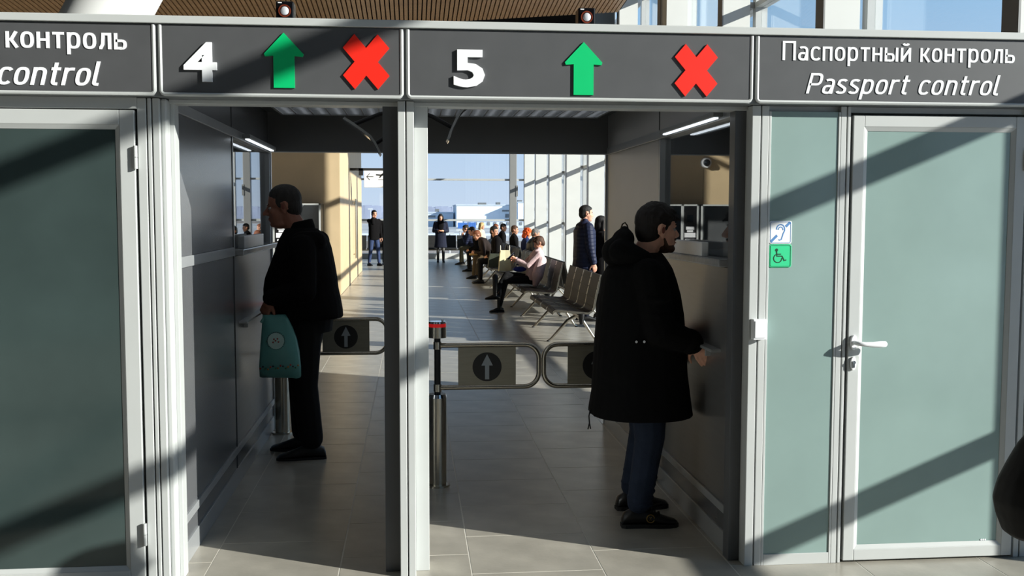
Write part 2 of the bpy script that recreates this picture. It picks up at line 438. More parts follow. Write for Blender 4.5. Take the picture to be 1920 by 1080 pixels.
def sup(cx, cy, rx, ry, a0, a1, n=14, p=2.7):
    out = []
    for k in range(n + 1):
        a = math.radians(a0 + (a1 - a0) * k / n); c, s_ = math.cos(a), math.sin(a)
        out.append((cx + rx * math.copysign(abs(c) ** (2 / p), c), cy + ry * math.copysign(abs(s_) ** (2 / p), s_)))
    return out
W_ = .15; h_ = W_ / 2; XH = 1.0; CAPH = 1.36
def O_(w=.62): return [sup(w / 2, .5, w / 2 - h_, .5 - h_, 0, 360, 28)]
GL = {   # letter: (strokes in x-heights, width)
 'П': ([[(h_, 0), (h_, CAPH - h_), (.78 - h_, CAPH - h_), (.78 - h_, 0)]], .78),
 'а': ([sup(.28, .66, .235, .27, 130, 0, 8) + [(.515, .0)], sup(.28, .29, .215, .225, 60, 360 - 60, 14) + [(.515, .52)]], .59),
 'с': ([sup(.32, .5, .245, .425, 40, 320, 18)], .56),
 'п': ([[(h_, 0), (h_, 1 - h_), (.58 - h_, 1 - h_), (.58 - h_, 0)]], .58),
 'о': (O_(), .62), 'р': (O_() + [[(h_, 1 - .0), (h_, -.36)]], .62),
 'т': ([[(0, 1 - h_), (.56, 1 - h_)], [(.28, 1 - h_), (.28, 0)]], .56),
 'н': ([[(h_, 0), (h_, 1)], [(.60 - h_, 0), (.60 - h_, 1)], [(h_, .52), (.60 - h_, .52)]], .60),
 'ы': ([[(h_, 1), (h_, h_), (.36, h_)] + sup(.36, .30, .17, .23, -90, 90, 8) + [(h_, .53)], [(.74, 0), (.74, 1)]], .82),
 'й': ([[(h_, 1), (h_, 0)], [(h_, .08), (.62 - h_, .92)], [(.62 - h_, 0), (.62 - h_, 1)], sup(.31, 1.34, .15, .13, 190, 350, 8)], .62),
 'к': ([[(h_, 0), (h_, 1)], [(h_, .5), (.26, .5), (.50, 1)], [(.26, .5), (.54, 0)]], .56),
 'л': ([[(0, h_), (.08, h_), (.17, .3), (.20, 1 - h_), (.58 - h_, 1 - h_), (.58 - h_, 0)]], .58),
 'ь': ([[(h_, 1), (h_, h_), (.36, h_)] + sup(.36, .30, .17, .23, -90, 90, 8) + [(h_, .53)]], .58),
 'P': ([[(h_, 0), (h_, CAPH - h_), (.42, CAPH - h_)] + sup(.42, .95, .22, .335, 90, -90, 8) + [(h_, .615)]], .68),
 's': ([sup(.27, .735, .20, .19, 30, 200, 10) + [(.14, .60), (.40, .42)] + sup(.27, .265, .205, .19, 20, -160, 10)], .53),
 'r': ([[(h_, 0), (h_, 1)], sup(.36, .60, .285, .325, 180, 80, 8)], .42),
 't': ([[(.20, 1.28), (.20, .25)] + sup(.37, .25, .17, .175, 180, 280, 6), [(.03, 1 - h_), (.44, 1 - h_)]], .46),
 'n': ([[(h_, 0), (h_, 1)], sup(.30, .62, .225, .305, 180, 0, 12) + [(.525, 0)]], .60),
 'l': ([[(h_, 1.38), (h_, .22)] + sup(.24, .22, .165, .145, 180, 280, 6)], .32),
}
for a_, b_ in (('a', 'а'), ('c', 'с'), ('o', 'о'), ('p', 'р')): GL[a_] = GL[b_]
def write(body, x0, x1, zb, zb1, xh, y, m, parent, shear=0.0, bold=1.0, gap=.15):
    tot = sum((GL[c][1] + gap) if c != ' ' else .42 for c in body) - gap
    kx = (x1 - x0) / tot; x = 0.0
    for c in body:
        if c == ' ': x += .42; continue
        mb = MB()
        for k, st in enumerate(GL[c][0]):
            sk = 1 if True else 0; n = len(st); pts = [Vector((p[0], 0, p[1])) for p in st]; L, R_ = [], []
            for i in range(n):
                closed = n > 20 and (pts[0] - pts[-1]).length < 1e-4
                pa = pts[i - 1] if i else (pts[-2] if closed else pts[0]); pb = pts[i + 1] if i < n - 1 else (pts[1] if closed else pts[-1])
                d1 = (pts[i] - pa); d2 = (pb - pts[i])
                d1 = d1.normalized() if d1.length > 1e-6 else d2.normalized(); d2 = d2.normalized() if d2.length > 1e-6 else d1
                t_ = (d1 + d2).normalized(); nn = Vector((-t_.z, 0, t_.x)); w = W_ / 2 * bold / max(.55, nn.dot(Vector((-d1.z, 0, d1.x))))
                L.append(pts[i] + nn * w); R_.append(pts[i] - nn * w)
            def tr(q, dy):
                xx = x0 + (x + q.x + q.z * shear) * kx; return (xx, y - dy - .0002 * k, zb + (zb1 - zb) * (xx - x0) / (x1 - x0) + q.z * xh)
            vs_ = [tr(q, 0) for q in L + R_] + [tr(q, .003) for q in L + R_]; fs_ = []
            for i in range(n - 1): fs_ += [(i, i + 1, n + i + 1, n + i), (2 * n + i, 3 * n + i, 3 * n + i + 1, 2 * n + i + 1), (i, 2 * n + i, 2 * n + i + 1, i + 1), (n + i, n + i + 1, 3 * n + i + 1, 3 * n + i)]
            fs_ += [(0, n, 3 * n, 2 * n), (n - 1, 3 * n - 1, 4 * n - 1, 2 * n - 1)]
            mb.add(vs_, fs_)
        mb.build('letter', m, parent); x += GL[c][1] + gap
s1 = lane_panel('passport_control_sign', -2.9, -1.054, 'dark grey header sign with white lettering above the darker left frosted door')
write('Паспортный контроль', -2.33, -1.172, 2.300, 2.300, .066, ys_, M['white'], s1, bold=1.1)
write('Passport control', -2.24, -1.286, 2.150, 2.150, .072, ys_, M['white'], s1, .2, bold=1.1)
s2 = lane_panel('lane_sign', -1.044, -.030, 'header sign of the heavy man\'s lane, with number four, green arrow and red cross')
lettering('4', -.940, -.806, 2.178, .158, ys_, M['white'], s2, 'digit', .012, bold=.03)
arrow_sign(s2, -.612, -.448, 2.151, 2.380); cross_sign(s2, -.285, -.090, 2.150, 2.380)
s3 = lane_panel('lane_sign', -.020, 1.502, 'header sign of the bearded man\'s lane, with number five, green arrow and red cross')
lettering('5', .182, .316, 2.172, .154, ys_, M['white'], s3, 'digit', .012, bold=.03)
arrow_sign(s3, .662, .826, 2.138, 2.364); cross_sign(s3, 1.146, 1.338, 2.138, 2.364)
s4 = lane_panel('passport_control_sign', 1.512, 3.5, 'header sign with two full white lines of lettering above the wheelchair plate')
write('Паспортный контроль', 1.632, 2.712, 2.302, 2.306, .0615, ys_, M['white'], s4)
write('Passport control', 1.742, 2.640, 2.158, 2.160, .066, ys_, M['white'], s4, .2)

def leaf(name, x0, x1, z0, z1, stile, glass, hinge_x, hinges, y=D - .006):
    d = struct(name, (x0, y, z0))
    f = MB(); f.box(x0, y, z0, x0 + stile, y + .07, z1); f.box(x1 - stile, y, z0, x1, y + .07, z1)
    f.box(x0 + stile, y, z0, x1 - stile, y + .07, z0 + stile); f.box(x0 + stile, y, z1 - stile, x1 - stile, y + .07, z1)
    f.build('leaf_frame', M['alu'], d, bevel=.003)
    b = MB(); s, t = stile, .019                           # sloping glazing bead
    o_ = [(x0 + s, z0 + s), (x1 - s, z0 + s), (x1 - s, z1 - s), (x0 + s, z1 - s)]; i_ = [(x0 + s + t, z0 + s + t), (x1 - s - t, z0 + s + t), (x1 - s - t, z1 - s - t), (x0 + s + t, z1 - s - t)]
    vs_ = [(a, y + .001, c) for a, c in o_] + [(a, y + .011, c) for a, c in i_] + [(a, y + .05, c) for a, c in o_] + [(a, y + .05, c) for a, c in i_]
    fs_ = []
    for k in range(4):
        n = (k + 1) % 4; fs_ += [(k, n, 4 + n, 4 + k), (4 + k, 4 + n, 12 + n, 12 + k), (8 + k, 12 + k, 12 + n, 8 + n), (k, 8 + k, 8 + n, n)]
    b.add(vs_, fs_); b.build('glazing_bead', M['alu'], d)
    MB().box(x0 + s + t, y + .013, z0 + s + t, x1 - s - t, y + .021, z1 - s - t).build('glass_pane', glass, d)
    for hz in hinges:
        h = MB(); h.cyl((hinge_x, y - .010, hz), (hinge_x, y - .010, hz + .047), .0085, n=12); h.cyl((hinge_x, y - .010, hz + .050), (hinge_x, y - .010, hz + .097), .0085, n=12)
        h.box(hinge_x - .012, y - .012, hz + .004, hinge_x + .004, y + .004, hz + .093)
        h.build('hinge', M['alu'], d, smooth=True)
    return d
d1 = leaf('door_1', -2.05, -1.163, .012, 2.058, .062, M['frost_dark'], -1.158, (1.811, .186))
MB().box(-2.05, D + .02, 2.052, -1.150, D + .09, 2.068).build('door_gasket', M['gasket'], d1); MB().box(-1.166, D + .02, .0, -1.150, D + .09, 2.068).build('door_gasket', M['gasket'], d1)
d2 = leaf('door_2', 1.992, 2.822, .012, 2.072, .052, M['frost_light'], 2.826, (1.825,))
for d_, x in ((d1, -1.279), (d2, 2.672)):
    k_ = MB()
    for q in range(3): k_.cyl((x + .005 + q * .010, D + .0045, .088), (x + .005 + q * .010, D + .0075, .088), .0042, n=10)
    k_.box(x, D + .0045, .076, x + .03, D + .0075, .080)
    k_.build('etched_mark', M['white'], d_)
# door handle
hy = D - .006
hn = MB(); hn.loft([(0, -.019, .019, .036)], 4) if 0 else None
hp = MB()
ov = [(.017 * math.cos(2 * PI * k / 24), .034 * math.sin(2 * PI * k / 24)) for k in range(24)]
hp.prism(ov, (2.016, hy, 1.038), (1, 0, 0), (0, 0, 1), (0, -.014, 0))
hh = hp.build('handle_rose', M['white'], d2, bevel=.004)
hl = MB(); hl.tube([(2.016, hy - .012, 1.038), (2.016, hy - .045, 1.038), (2.026, hy - .056, 1.037), (2.05, hy - .058, 1.035), (2.085, hy - .058, 1.033), (2.12, hy - .056, 1.034), (2.145, hy - .054, 1.035), (2.152, hy - .053, 1.035)], [.010, .010, .0105, .0105, .013, .0155, .0135, .006], 14)
hl.build('lever', M['white'], hh, smooth='all')
kp = MB(); kp.prism([(x * .82, z * .92) for x, z in ov], (2.016, hy, .940), (1, 0, 0), (0, 0, 1), (0, -.010, 0)); kk = kp.build('key_plate', M['white'], d2, bevel=.003)
kc = MB(); kc.cyl((2.017, hy - .008, .946), (2.017, hy - .016, .946), .008, n=14); kc.box(2.013, hy - .015, .922, 2.021, hy - .009, .944); kc.build('lock_cylinder', M['chrome'], kk)

# frosted side panel
w1 = struct('window_1')
f = MB(); f.box(1.600, D + .0, .0, 1.612, D + .08, 2.085); f.box(1.925, D + .0, 0, 1.935, D + .08, 2.085); f.box(1.612, D + .0, 0, 1.925, D + .08, .052)
f.build('window_frame', M['alu'], w1, bevel=.002)
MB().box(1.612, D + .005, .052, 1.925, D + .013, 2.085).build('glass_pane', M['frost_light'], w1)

# hearing-loop plate and wheelchair plate
def plate(name, label, x0, z0, w, h_, m, line):
    y = D + .005; s = thing(name, label, 'sign', (x0 + w / 2, y, z0))
    def rr(x0, z0, x1, z1, r):
        out = []
        for cx, cz, a0 in ((x1 - r, z1 - r, 0), (x0 + r, z1 - r, 90), (x0 + r, z0 + r, 180), (x1 - r, z0 + r, 270)):
            for q in range(4): a = math.radians(a0 + q * 30); out.append((cx + r * math.cos(a), cz + r * math.sin(a)))
        return out
    MB().prism(rr(x0, z0, x0 + w, z0 + h_, .009), (0, y, 0), (1, 0, 0), (0, 0, 1), (0, -.004, 0)).build('plate', m, s, bevel=.001)
    o = rr(x0 + .004, z0 + .004, x0 + w - .004, z0 + h_ - .004, .006); i_ = rr(x0 + .0058, z0 + .0058, x0 + w - .0058, z0 + h_ - .0058, .005); b = MB(); n = len(o)
    vs_ = [(a, y - .0042, c) for a, c in o] + [(a, y - .0042, c) for a, c in i_] + [(a, y - .0048, c) for a, c in o] + [(a, y - .0048, c) for a, c in i_]; fs_ = []
    for k in range(n): q = (k + 1) % n; fs_ += [(2 * n + k, 2 * n + q, 3 * n + q, 3 * n + k), (k, q, 2 * n + q, 2 * n + k), (n + k, 3 * n + k, 3 * n + q, n + q), (k, n + k, n + q, q)]
    b.add(vs_, fs_); b.build('border_line', line, s)
    return s, y - .004
M['blue'] = mat('blue print', lin(84, 134, 190), .5); M['dgreen'] = mat('dark green print', lin(6, 58, 34), .5); M['plate_green'] = mat('green sign plate', lin(52, 205, 142), .4, var=.02)
ps, py_ = plate('hearing_loop_sign', 'square white plate with a blue ear symbol on the frosted panel', 1.612, 1.4905, .104, .104, M['white'], M['blue'])
def flat_tube(mb, pts, w, y):                              # flat stroke in the XZ plane
    pts = [Vector((a, 0, b)) for a, b in pts]; L, R_ = [], []
    for i, p in enumerate(pts):
        d = (pts[min(i + 1, len(pts) - 1)] - pts[max(i - 1, 0)]).normalized(); n = Vector((-d.z, 0, d.x)) * (w / 2)
        L.append(p + n); R_.append(p - n)
    n = len(pts); f_ = [(q.x, y, q.z) for q in L + R_] + [(q.x, y - .0008, q.z) for q in L + R_]; fs_ = []
    for i in range(n - 1): fs_ += [(i, i + 1, n + i + 1, n + i), (2 * n + i, 3 * n + i, 3 * n + i + 1, 2 * n + i + 1), (i, 2 * n + i, 2 * n + i + 1, i + 1), (n + i, n + i + 1, 3 * n + i + 1, 3 * n + i)]
    mb.add(f_, fs_)
x_, z_ = 1.612, 1.4905
eb = MB()
flat_tube(eb, [(x_ + .008, z_ + .010), (x_ + .036, z_ + .038)], .011, py_); flat_tube(eb, [(x_ + .076, z_ + .078), (x_ + .096, z_ + .097)], .011, py_)
flat_tube(eb, [(x_ + .052 + .019 * math.cos(math.radians(a)), z_ + .066 + .021 * math.sin(math.radians(a))) for a in range(185, -1, -12)] + [(x_ + .071, z_ + .060), (x_ + .064, z_ + .046), (x_ + .060, z_ + .032), (x_ + .056, z_ + .020), (x_ + .049, z_ + .0165), (x_ + .043, z_ + .019)], .005, py_)
flat_tube(eb, [(x_ + .052 + .011 * math.cos(math.radians(a)), z_ + .064 + .012 * math.sin(math.radians(a))) for a in range(185, -15, -15)], .004, py_)
eb.build('ear_symbol', M['blue'], ps)
ps, py_ = plate('wheelchair_sign', 'square green plate with a dark wheelchair symbol below the ear plate', 1.613, 1.3835, .104, .104, M['plate_green'], M['dgreen'])
x_, z_ = 1.613, 1.3835; wc = MB()
wc.cyl((x_ + .034, py_, z_ + .079), (x_ + .034, py_ - .0008, z_ + .079), .0068, n=14)
flat_tube(wc, [(x_ + .034, z_ + .074), (x_ + .036, z_ + .051), (x_ + .060, z_ + .051), (x_ + .071, z_ + .030), (x_ + .080, z_ + .034)], .0058, py_)
flat_tube(wc, [(x_ + .037, z_ + .060), (x_ + .055, z_ + .060)], .004, py_ - .0003)
flat_tube(wc, [(x_ + .040 + .019 * math.cos(math.radians(a)), z_ + .041 + .019 * math.sin(math.radians(a))) for a in range(110, 375, 15)], .0042, py_)
wc.build('wheelchair_symbol', M['dgreen'], ps)
# white box on the post
bx = thing('wall_box', 'small white plastic box on the aluminium post right of lane five', 'box', (1.563, D, 1.055))
MB().box(1.533, D - .036, 1.057, 1.598, D, 1.150).build('box_body', M['white'], bx, bevel=.003)
MB().box(1.539, D - .040, 1.066, 1.590, D - .034, 1.143).build('box_cover', M['white'], bx, bevel=.002)

# ================================================================== LANE WALLS AND BOOTHS
ZC = 2.37
def lane_wall(name, X, sgn, win, solid, yend):
    """X: lane face; sgn=+1: lane lies on +X side"""
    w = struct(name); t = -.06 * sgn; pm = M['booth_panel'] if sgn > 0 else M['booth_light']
    def bx_(nm, y0, z0, y1, z1, m, out=0.0, bev=.002, th=None):
        return MB().box(X + out * sgn, y0, z0, X + (t if th is None else th), y1, z1).build(nm, m, w, bevel=bev)
    a, b = solid
    bx_('panel', a + .004, .23, b - .004, 1.375, pm)
    bx_('panel', a + .004, 1.425, b - .004, 2.075, pm)
    bx_('panel', a + .004, .10, b - .004, .19, M['booth_panel'])
    a, b = win
    bx_('panel', a + .004, .23, b - .004, 1.37, M['booth_steel'])
    bx_('panel', a + .004, .10, b - .004, .19, M['booth_panel'])
    y0 = min(win[0], solid[0]); y1 = max(win[1], solid[1])
    for ya, yb in (win, solid): bx_('panel', ya + .004, 2.125, yb - .004, ZC, pm)
    bx_('rail', y0, .19, y1, .23, M['booth_trim'], .010); bx_('skirting', y0, 0, y1, .10, M['booth_trim'], .008)
    bx_('rail', y0, 2.075, y1, 2.125, M['booth_trim'], .010)
    bx_('rail', solid[0], 1.375, solid[1], 1.425, M['booth_trim'], .010)
    for y in (win[0], win[1] - .03): bx_('window_post', y, 1.37, y + .03, 2.075, M['booth_trim'], .004)
    seam = win[1] if win[1] < solid[1] else win[0]
    bx_('seam_strip', seam - .008, .0, seam + .008, ZC, M['gasket'], .003)
    bx_('end_trim', y1, 0, y1 + .03, ZC, M['booth_trim'], .012)
    MB().box(X - .030 * sgn, win[0] + .03, 1.415, X - .040 * sgn, win[1] - .03, 2.075).build('glass_pane', M['booth_glass'], w)
    MB().box(X + .055 * sgn, win[0] + .02, 1.375, X - .45 * sgn, win[1] + (.0 if win[1] < solid[1] else .06), 1.412).build('counter_top', M['counter'], w, bevel=.006)
    lg = MB().box(X + .050 * sgn, win[0] + .14, .955, X - .02 * sgn, win[1] - .1, .970)
    for y in (win[0] + .30, win[1] - .25): lg.box(X + .030 * sgn, y, .915, X, y + .012, .956); 
    lg.build('bag_ledge', M['booth_trim'], w, bevel=.003)
    return w
lane_wall('wall_lane_left', -1.05, 1, (6.13, 7.72), (4.62, 6.13), 7.75)
lane_wall('wall_lane_right', 1.49, -1, (4.62, 6.04), (6.04, 7.68), 7.7)
bo = struct('wall_booth')
for a, b in ((-4.0, -1.12), (1.56, 4.12)):
    MB().box(a, 7.68, 0, b, 7.75, ZC).build('back_panel', M['booth_panel'], bo)
MB().box(-4.06, 4.58, 0, -4.0, 7.75, ZC).build('side_panel', M['booth_panel'], bo); MB().box(4.06, 4.58, 0, 4.12, 7.75, ZC).build('side_panel', M['booth_panel'], bo)
MB().box(-4.06, 4.60, ZC, 4.12, 7.75, 2.43).build('booth_roof', M['dark_soffit'], bo)
MB().box(-.030, D + .20, 0, .012, 5.72, ZC).build('lane_partition', M['booth_panel'], bo)
MB().box(-1.05, 7.66, 2.082, 1.49, 7.75, ZC).build('bulkhead', M['dark_soffit'], bo)
MB().box(-1.05, 7.655, 2.078, 1.49, 7.70, 2.086).build('bulkhead_edge', M['booth_trim'], bo)

# ================================================================== SPEAKERS ON THE HEADER
def speaker(x, label):
    y = D + .0; s = thing('speaker', label, 'speaker', (x, y + .045, 2.441), rz=0)
    MB().box(x - .046, y - .01, 2.441, x + .046, y + .10, 2.449).build('stand_plate', M['white'], s, bevel=.002)
    b = MB().box(x - .037, y, 2.449, x + .037, y + .085, 2.524).build('cabinet', M['black_gloss'], s, bevel=.005)
    MB().box(x + .0372, y + .004, 2.455, x + .0385, y + .07, 2.518).build('side_trim', M['steel'], s)
    c = MB(); c.rings([[(x + r * math.cos(2 * PI * k / 24), yy, 2.483 + r * math.sin(2 * PI * k / 24)) for k in range(24)] for r, yy in ((.0265, y - .001), (.0265, y - .005), (.021, y - .005), (.021, y - .001))], False, True)
    c.build('cone_ring', M['copper'], s, smooth=True)
    d = MB(); d.ell((x, y - .002, 2.483), (.0185, .009, .0185)); d.build('cone', M['cone'], s, smooth='all')
    MB().box(x - .028, y - .0012, 2.515, x - .012, y + .0005, 2.519).build('name_mark', M['white'], s)
speaker(-.532, 'small black cube speaker above the header sign of the heavy man\'s lane')
speaker(.768, 'small black cube speaker above the header sign of the bearded man\'s lane')

# ================================================================== SWING GATES
def gate(label, px, y, s, L, plate0, plate1, rgrp='swing gates'):
    """px: post axis, s=+1 the arm points to +X"""
    g = thing('swing_gate', label, 'gate', (px, y, 0), group=rgrp)
    p = MB(); p.cyl((px, y, 0), (px, y, .012), .075, .075, 28); p.cyl((px, y, .012), (px, y, .535), .054, .054, 28); p.build('post', M['steel'], g, smooth=True)
    c = MB(); c.cyl((px, y, .535), (px, y, .556), .056, .050, 28); c.build('post_cap', M['chrome'], g, smooth=True)
    MB().cyl((px, y, .55), (px, y, .90), .019, .019, 16).build('spindle', M['gasket'], g, smooth=True)
    h = MB(); h.cyl((px, y, .893), (px, y, .957), .053, .053, 28); h.build('head', M['steel'], g, smooth=True)
    MB().cyl((px, y, .957), (px, y, .978), .0525, .0525, 28).build('lamp_ring', M['red_lamp'], g, smooth=True)
    t = MB(); t.cyl((px, y, .978), (px, y, .990), .054, .050, 28); t.cyl((px + .03, y - .02, .99), (px + .03, y - .02, 1.004), .006); t.build('head_cap', M['chrome'], g, smooth=True)
    zt, zb, r = .845, .592, .085; xe = px + s * L
    pts = [(px, y, zt)] + [(px + s * (L - r) * q, y, zt) for q in (.5,)] 
    for k in range(9):
        a = PI / 2 - PI / 2 * k / 8; pts.append((xe - s * r + s * r * math.cos(a), y, zt - r + r * math.sin(a)))
    for k in range(9):
        a = -PI / 2 * k / 8; pts.append((xe - s * r + s * r * math.cos(a), y, zb + r + r * math.sin(a)))
    pts += [(px + s * (L - r) * .5, y, zb), (px, y, zb)]
    a_ = MB(); a_.tube(pts, .0145, 12)
    for z in (zt, zb): a_.cyl((px, y, z - .022), (px, y, z + .022), .024, n=16)
    arm = a_.build('arm', M['steel'], g, smooth=True)
    xa, xb = px + s * plate0, px + s * plate1
    pl = MB().box(xa, y - .004, zb + .004, xb, y + .004, zt - .004).build('sign_plate', M['steel_plate'], g)
    cx, cz = (xa + xb) / 2, (zt + zb) / 2 - .004
    for nm, dy in (('disc', -.0045), ):
        MB().cyl((cx, y + dy, cz), (cx, y + dy - .0015, cz), .087, .087, 40).build('disc', M['black'], pl)
        w = .034
        poly = [(cx - .0125, cz - .075), (cx + .0125, cz - .075), (cx + .0125, cz + .008), (cx + w, cz + .008), (cx, cz + .076), (cx - w, cz + .008), (cx - .0125, cz + .008)]
        MB().prism(poly, (0, y - .006, 0), (1, 0, 0), (0, 0, 1), (0, -.0015, 0)).build('arrow', M['arrow_grey'], pl)
    return g
gate('fully visible swing gate in lane five, on the post with the red lamp', .148, 5.99, 1, .607, .123, .468)
gate('swing gate in lane five partly behind the bearded man in the parka', 1.405, 5.99, -1, .62, .12, .475)
gate('swing gate in lane four behind the man with the turquoise bag', -.962, 7.56, 1, .775, .30, .645)

# ================================================================== LANE CEILING LIGHTS, BOOTH LAMPS, MIRRORS
def louvre(x0, x1, label):
    y0, y1, z = 4.75, 7.40, 2.325; s = thing('louvre_light', label, 'light', ((x0 + x1) / 2, (y0 + y1) / 2, z), group='louvre ceiling lights')
    f = MB(); 
    for a in ((x0, y0, x1, y0 + .02), (x0, y1 - .02, x1, y1), (x0, y0, x0 + .02, y1), (x1 - .02, y0, x1, y1)): f.box(a[0], a[1], z, a[2], a[3], ZC - .001)
    f.box(x0, y0, ZC - .008, x1, y1, ZC - .001); f.build('housing', M['booth_trim'], s)
    n = int((x1 - x0) / .105); l = MB()
    for k in range(1, n): 
        x = x0 + (x1 - x0) * k / n; l.box(x - .004, y0 + .02, z, x + .004, y1 - .02, z + .03)
    l.build('long_louvre', M['louvre'], s)
    c = MB(); m_ = 40
    for k in range(1, m_): 
        y = y0 + (y1 - y0) * k / m_; c.box(x0 + .02, y - .001, z + .004, x1 - .02, y + .001, z + .022)
    c.build('cross_louvre', M['louvre'], s)
    for k in range(n):
        x = x0 + (x1 - x0) * (k + .5) / n; MB().cyl((x, y0 + .05, ZC - .02), (x, y1 - .05, ZC - .02), .008, n=8).build('tube', M['tube_dim'], s, smooth=True)
M['tube_dim'] = mat('dimmed fluorescent tube', lin(230, 235, 240), .5, emit=((.9, .95, 1), 1.2))
louvre(-.92, -.10, 'metal louvre light in the ceiling of lane four')
louvre(.10, 1.36, 'metal louvre light in the ceiling of lane five')
def booth_lamp(X, sg, y0, y1, label):
    x = X + .05 * sg; s = thing('strip_lamp', label, 'lamp', (x, (y0 + y1) / 2, 2.10), group='strip lamps over the counters')
    b = MB(); b.box(x - .024, y0, 2.082, x + .024, y1, 2.108)
    for y in (y0 + .2, y1 - .2): b.box(X + .011 * sg, y - .02, 2.088, x, y + .02, 2.102)
    b.build('lamp_body', M['alu_dark'], s, bevel=.004)
    MB().box(x - .010, y0 + .03, 2.075, x + .010, y1 - .03, 2.083).build('diffuser', M['tube'], s)
booth_lamp(-1.05, 1, 6.35, 7.55, 'strip lamp above the left counter window')
booth_lamp(1.49, -1, 4.70, 5.75, 'strip lamp above the right counter window')
M['mirror'] = mat('mirror', (.85, .86, .86), .05, 1.0, .01)
def mirror(pts, sgn, label):
    y0, y1 = 5.40, 5.62; s = thing('inspection_mirror', label, 'mirror', (pts[0][0], 5.5, pts[0][1]), group='curved inspection mirrors')
    up = [(x, z) for x, z in pts]; lo = [(x - .008 * sgn, z - .010) for x, z in pts]
    poly = up + lo[::-1]
    MB().prism(poly, (0, y0, 0), (1, 0, 0), (0, 0, 1), (0, y1 - y0, 0)).build('mirror_back', M['booth_trim'], s)
    lo2 = [(x - .010 * sgn, z - .012) for x, z in pts]
    MB().prism(lo + lo2[::-1], (0, y0 + .01, 0), (1, 0, 0), (0, 0, 1), (0, y1 - y0 - .02, 0)).build('mirror_face', M['mirror'], s)
    for k in (1, len(pts) - 3):
        x, z = pts[k]; b = MB(); xe = -.03 if sgn > 0 else .012; b.tube([(x, 5.5, z), (x + (xe - x) * .5, 5.5, z + .055), (xe, 5.5, z + (.075 if sgn > 0 else .09))], .011, 8); b.build('bracket', M['gasket'], s, smooth=True)
mirror([(-.346, 2.13), (-.30, 2.10), (-.25, 2.065), (-.21, 2.035), (-.185, 2.0), (-.170, 1.97), (-.160, 1.945)], 1, 'curved mirror on black brackets in the ceiling of lane four')
mirror([(.300, 2.21), (.275, 2.19), (.255, 2.165), (.235, 2.13), (.215, 2.09), (.20, 2.05), (.19, 2.02)], -1, 'curved mirror on black brackets in the ceiling of lane five')

s = thing('booth_lamp', 'rectangular lamp panel under the right booth ceiling', 'lamp', (2.4, 6.2, 2.37))
MB().box(2.1, 5.9, 2.345, 2.7, 6.5, 2.369).build('housing', M['alu'], s); MB().box(2.12, 5.92, 2.340, 2.68, 6.48, 2.346).build('diffuser', M['tube'], s)
# booth furniture seen through the windows
t = thing('document_tray', 'low white tray standing on the right counter in front of the bearded man', 'tray', (1.465, 5.3, 1.412))
MB().box(1.447, 4.97, 1.412, 1.484, 5.66, 1.484).build('tray', M['white'], t, bevel=.004)
t = thing('document_tray', 'low grey tray standing on the left counter in front of the heavy man', 'tray', (-1.02, 6.6, 1.412))
MB().box(-1.042, 6.25, 1.412, -1.005, 7.05, 1.49).build('tray', M['booth_trim'], t, bevel=.004)
t = thing('counter_monitor', 'dark monitor back on the right booth counter near the front post', 'monitor', (1.88, 5.05, 1.412))
MB().box(1.84, 4.86, 1.44, 1.865, 5.24, 1.70).build('screen', M['screen'], t, bevel=.004); MB().box(1.865, 5.02, 1.412, 1.89, 5.08, 1.55).build('stand', M['black'], t); MB().box(1.80, 4.97, 1.412, 1.93, 5.13, 1.420).build('foot', M['black'], t)

# ================================================================== DIRECTION SIGN
s = thing('direction_sign', 'white hanging sign with a left arrow and a departing plane', 'sign', (-.8, 24.0, 2.25))
MB().box(-1.10, 23.96, 2.25, -.30, 24.04, 2.64).build('sign_box', M['white'], s, bevel=.006)
bm_ = MB().box(-1.42, 23.97, 2.64, -.30, 24.03, 2.70); bm_.box(-1.22, 23.97, 2.53, -1.12, 24.03, 2.70); bm_.build('bracket_beam', M['gasket'], s)
a = MB(); flat_tube(a, [(-1.03, 2.50), (-.88, 2.50)], .014, 23.958); flat_tube(a, [(-.965, 2.575), (-1.035, 2.50), (-.965, 2.425)], .014, 23.957)
a.build('arrow', M['black'], s)
p = MB(); flat_tube(p, [(-.82, 2.545), (-.68, 2.535), (-.60, 2.57)], .028, 23.958); p.prism([(-.74, 2.53), (-.70, 2.53), (-.62, 2.585), (-.65, 2.59)], (0, 23.956, 0), (1, 0, 0), (0, 0, 1), (0, -.002, 0))
p.prism([(-.70, 2.545), (-.66, 2.545), (-.72, 2.48), (-.75, 2.48)], (0, 23.954, 0), (1, 0, 0), (0, 0, 1), (0, -.002, 0)); flat_tube(p, [(-.77, 2.43), (-.62, 2.43)], .012, 23.958)
p.build('plane_symbol', M['black'], s)

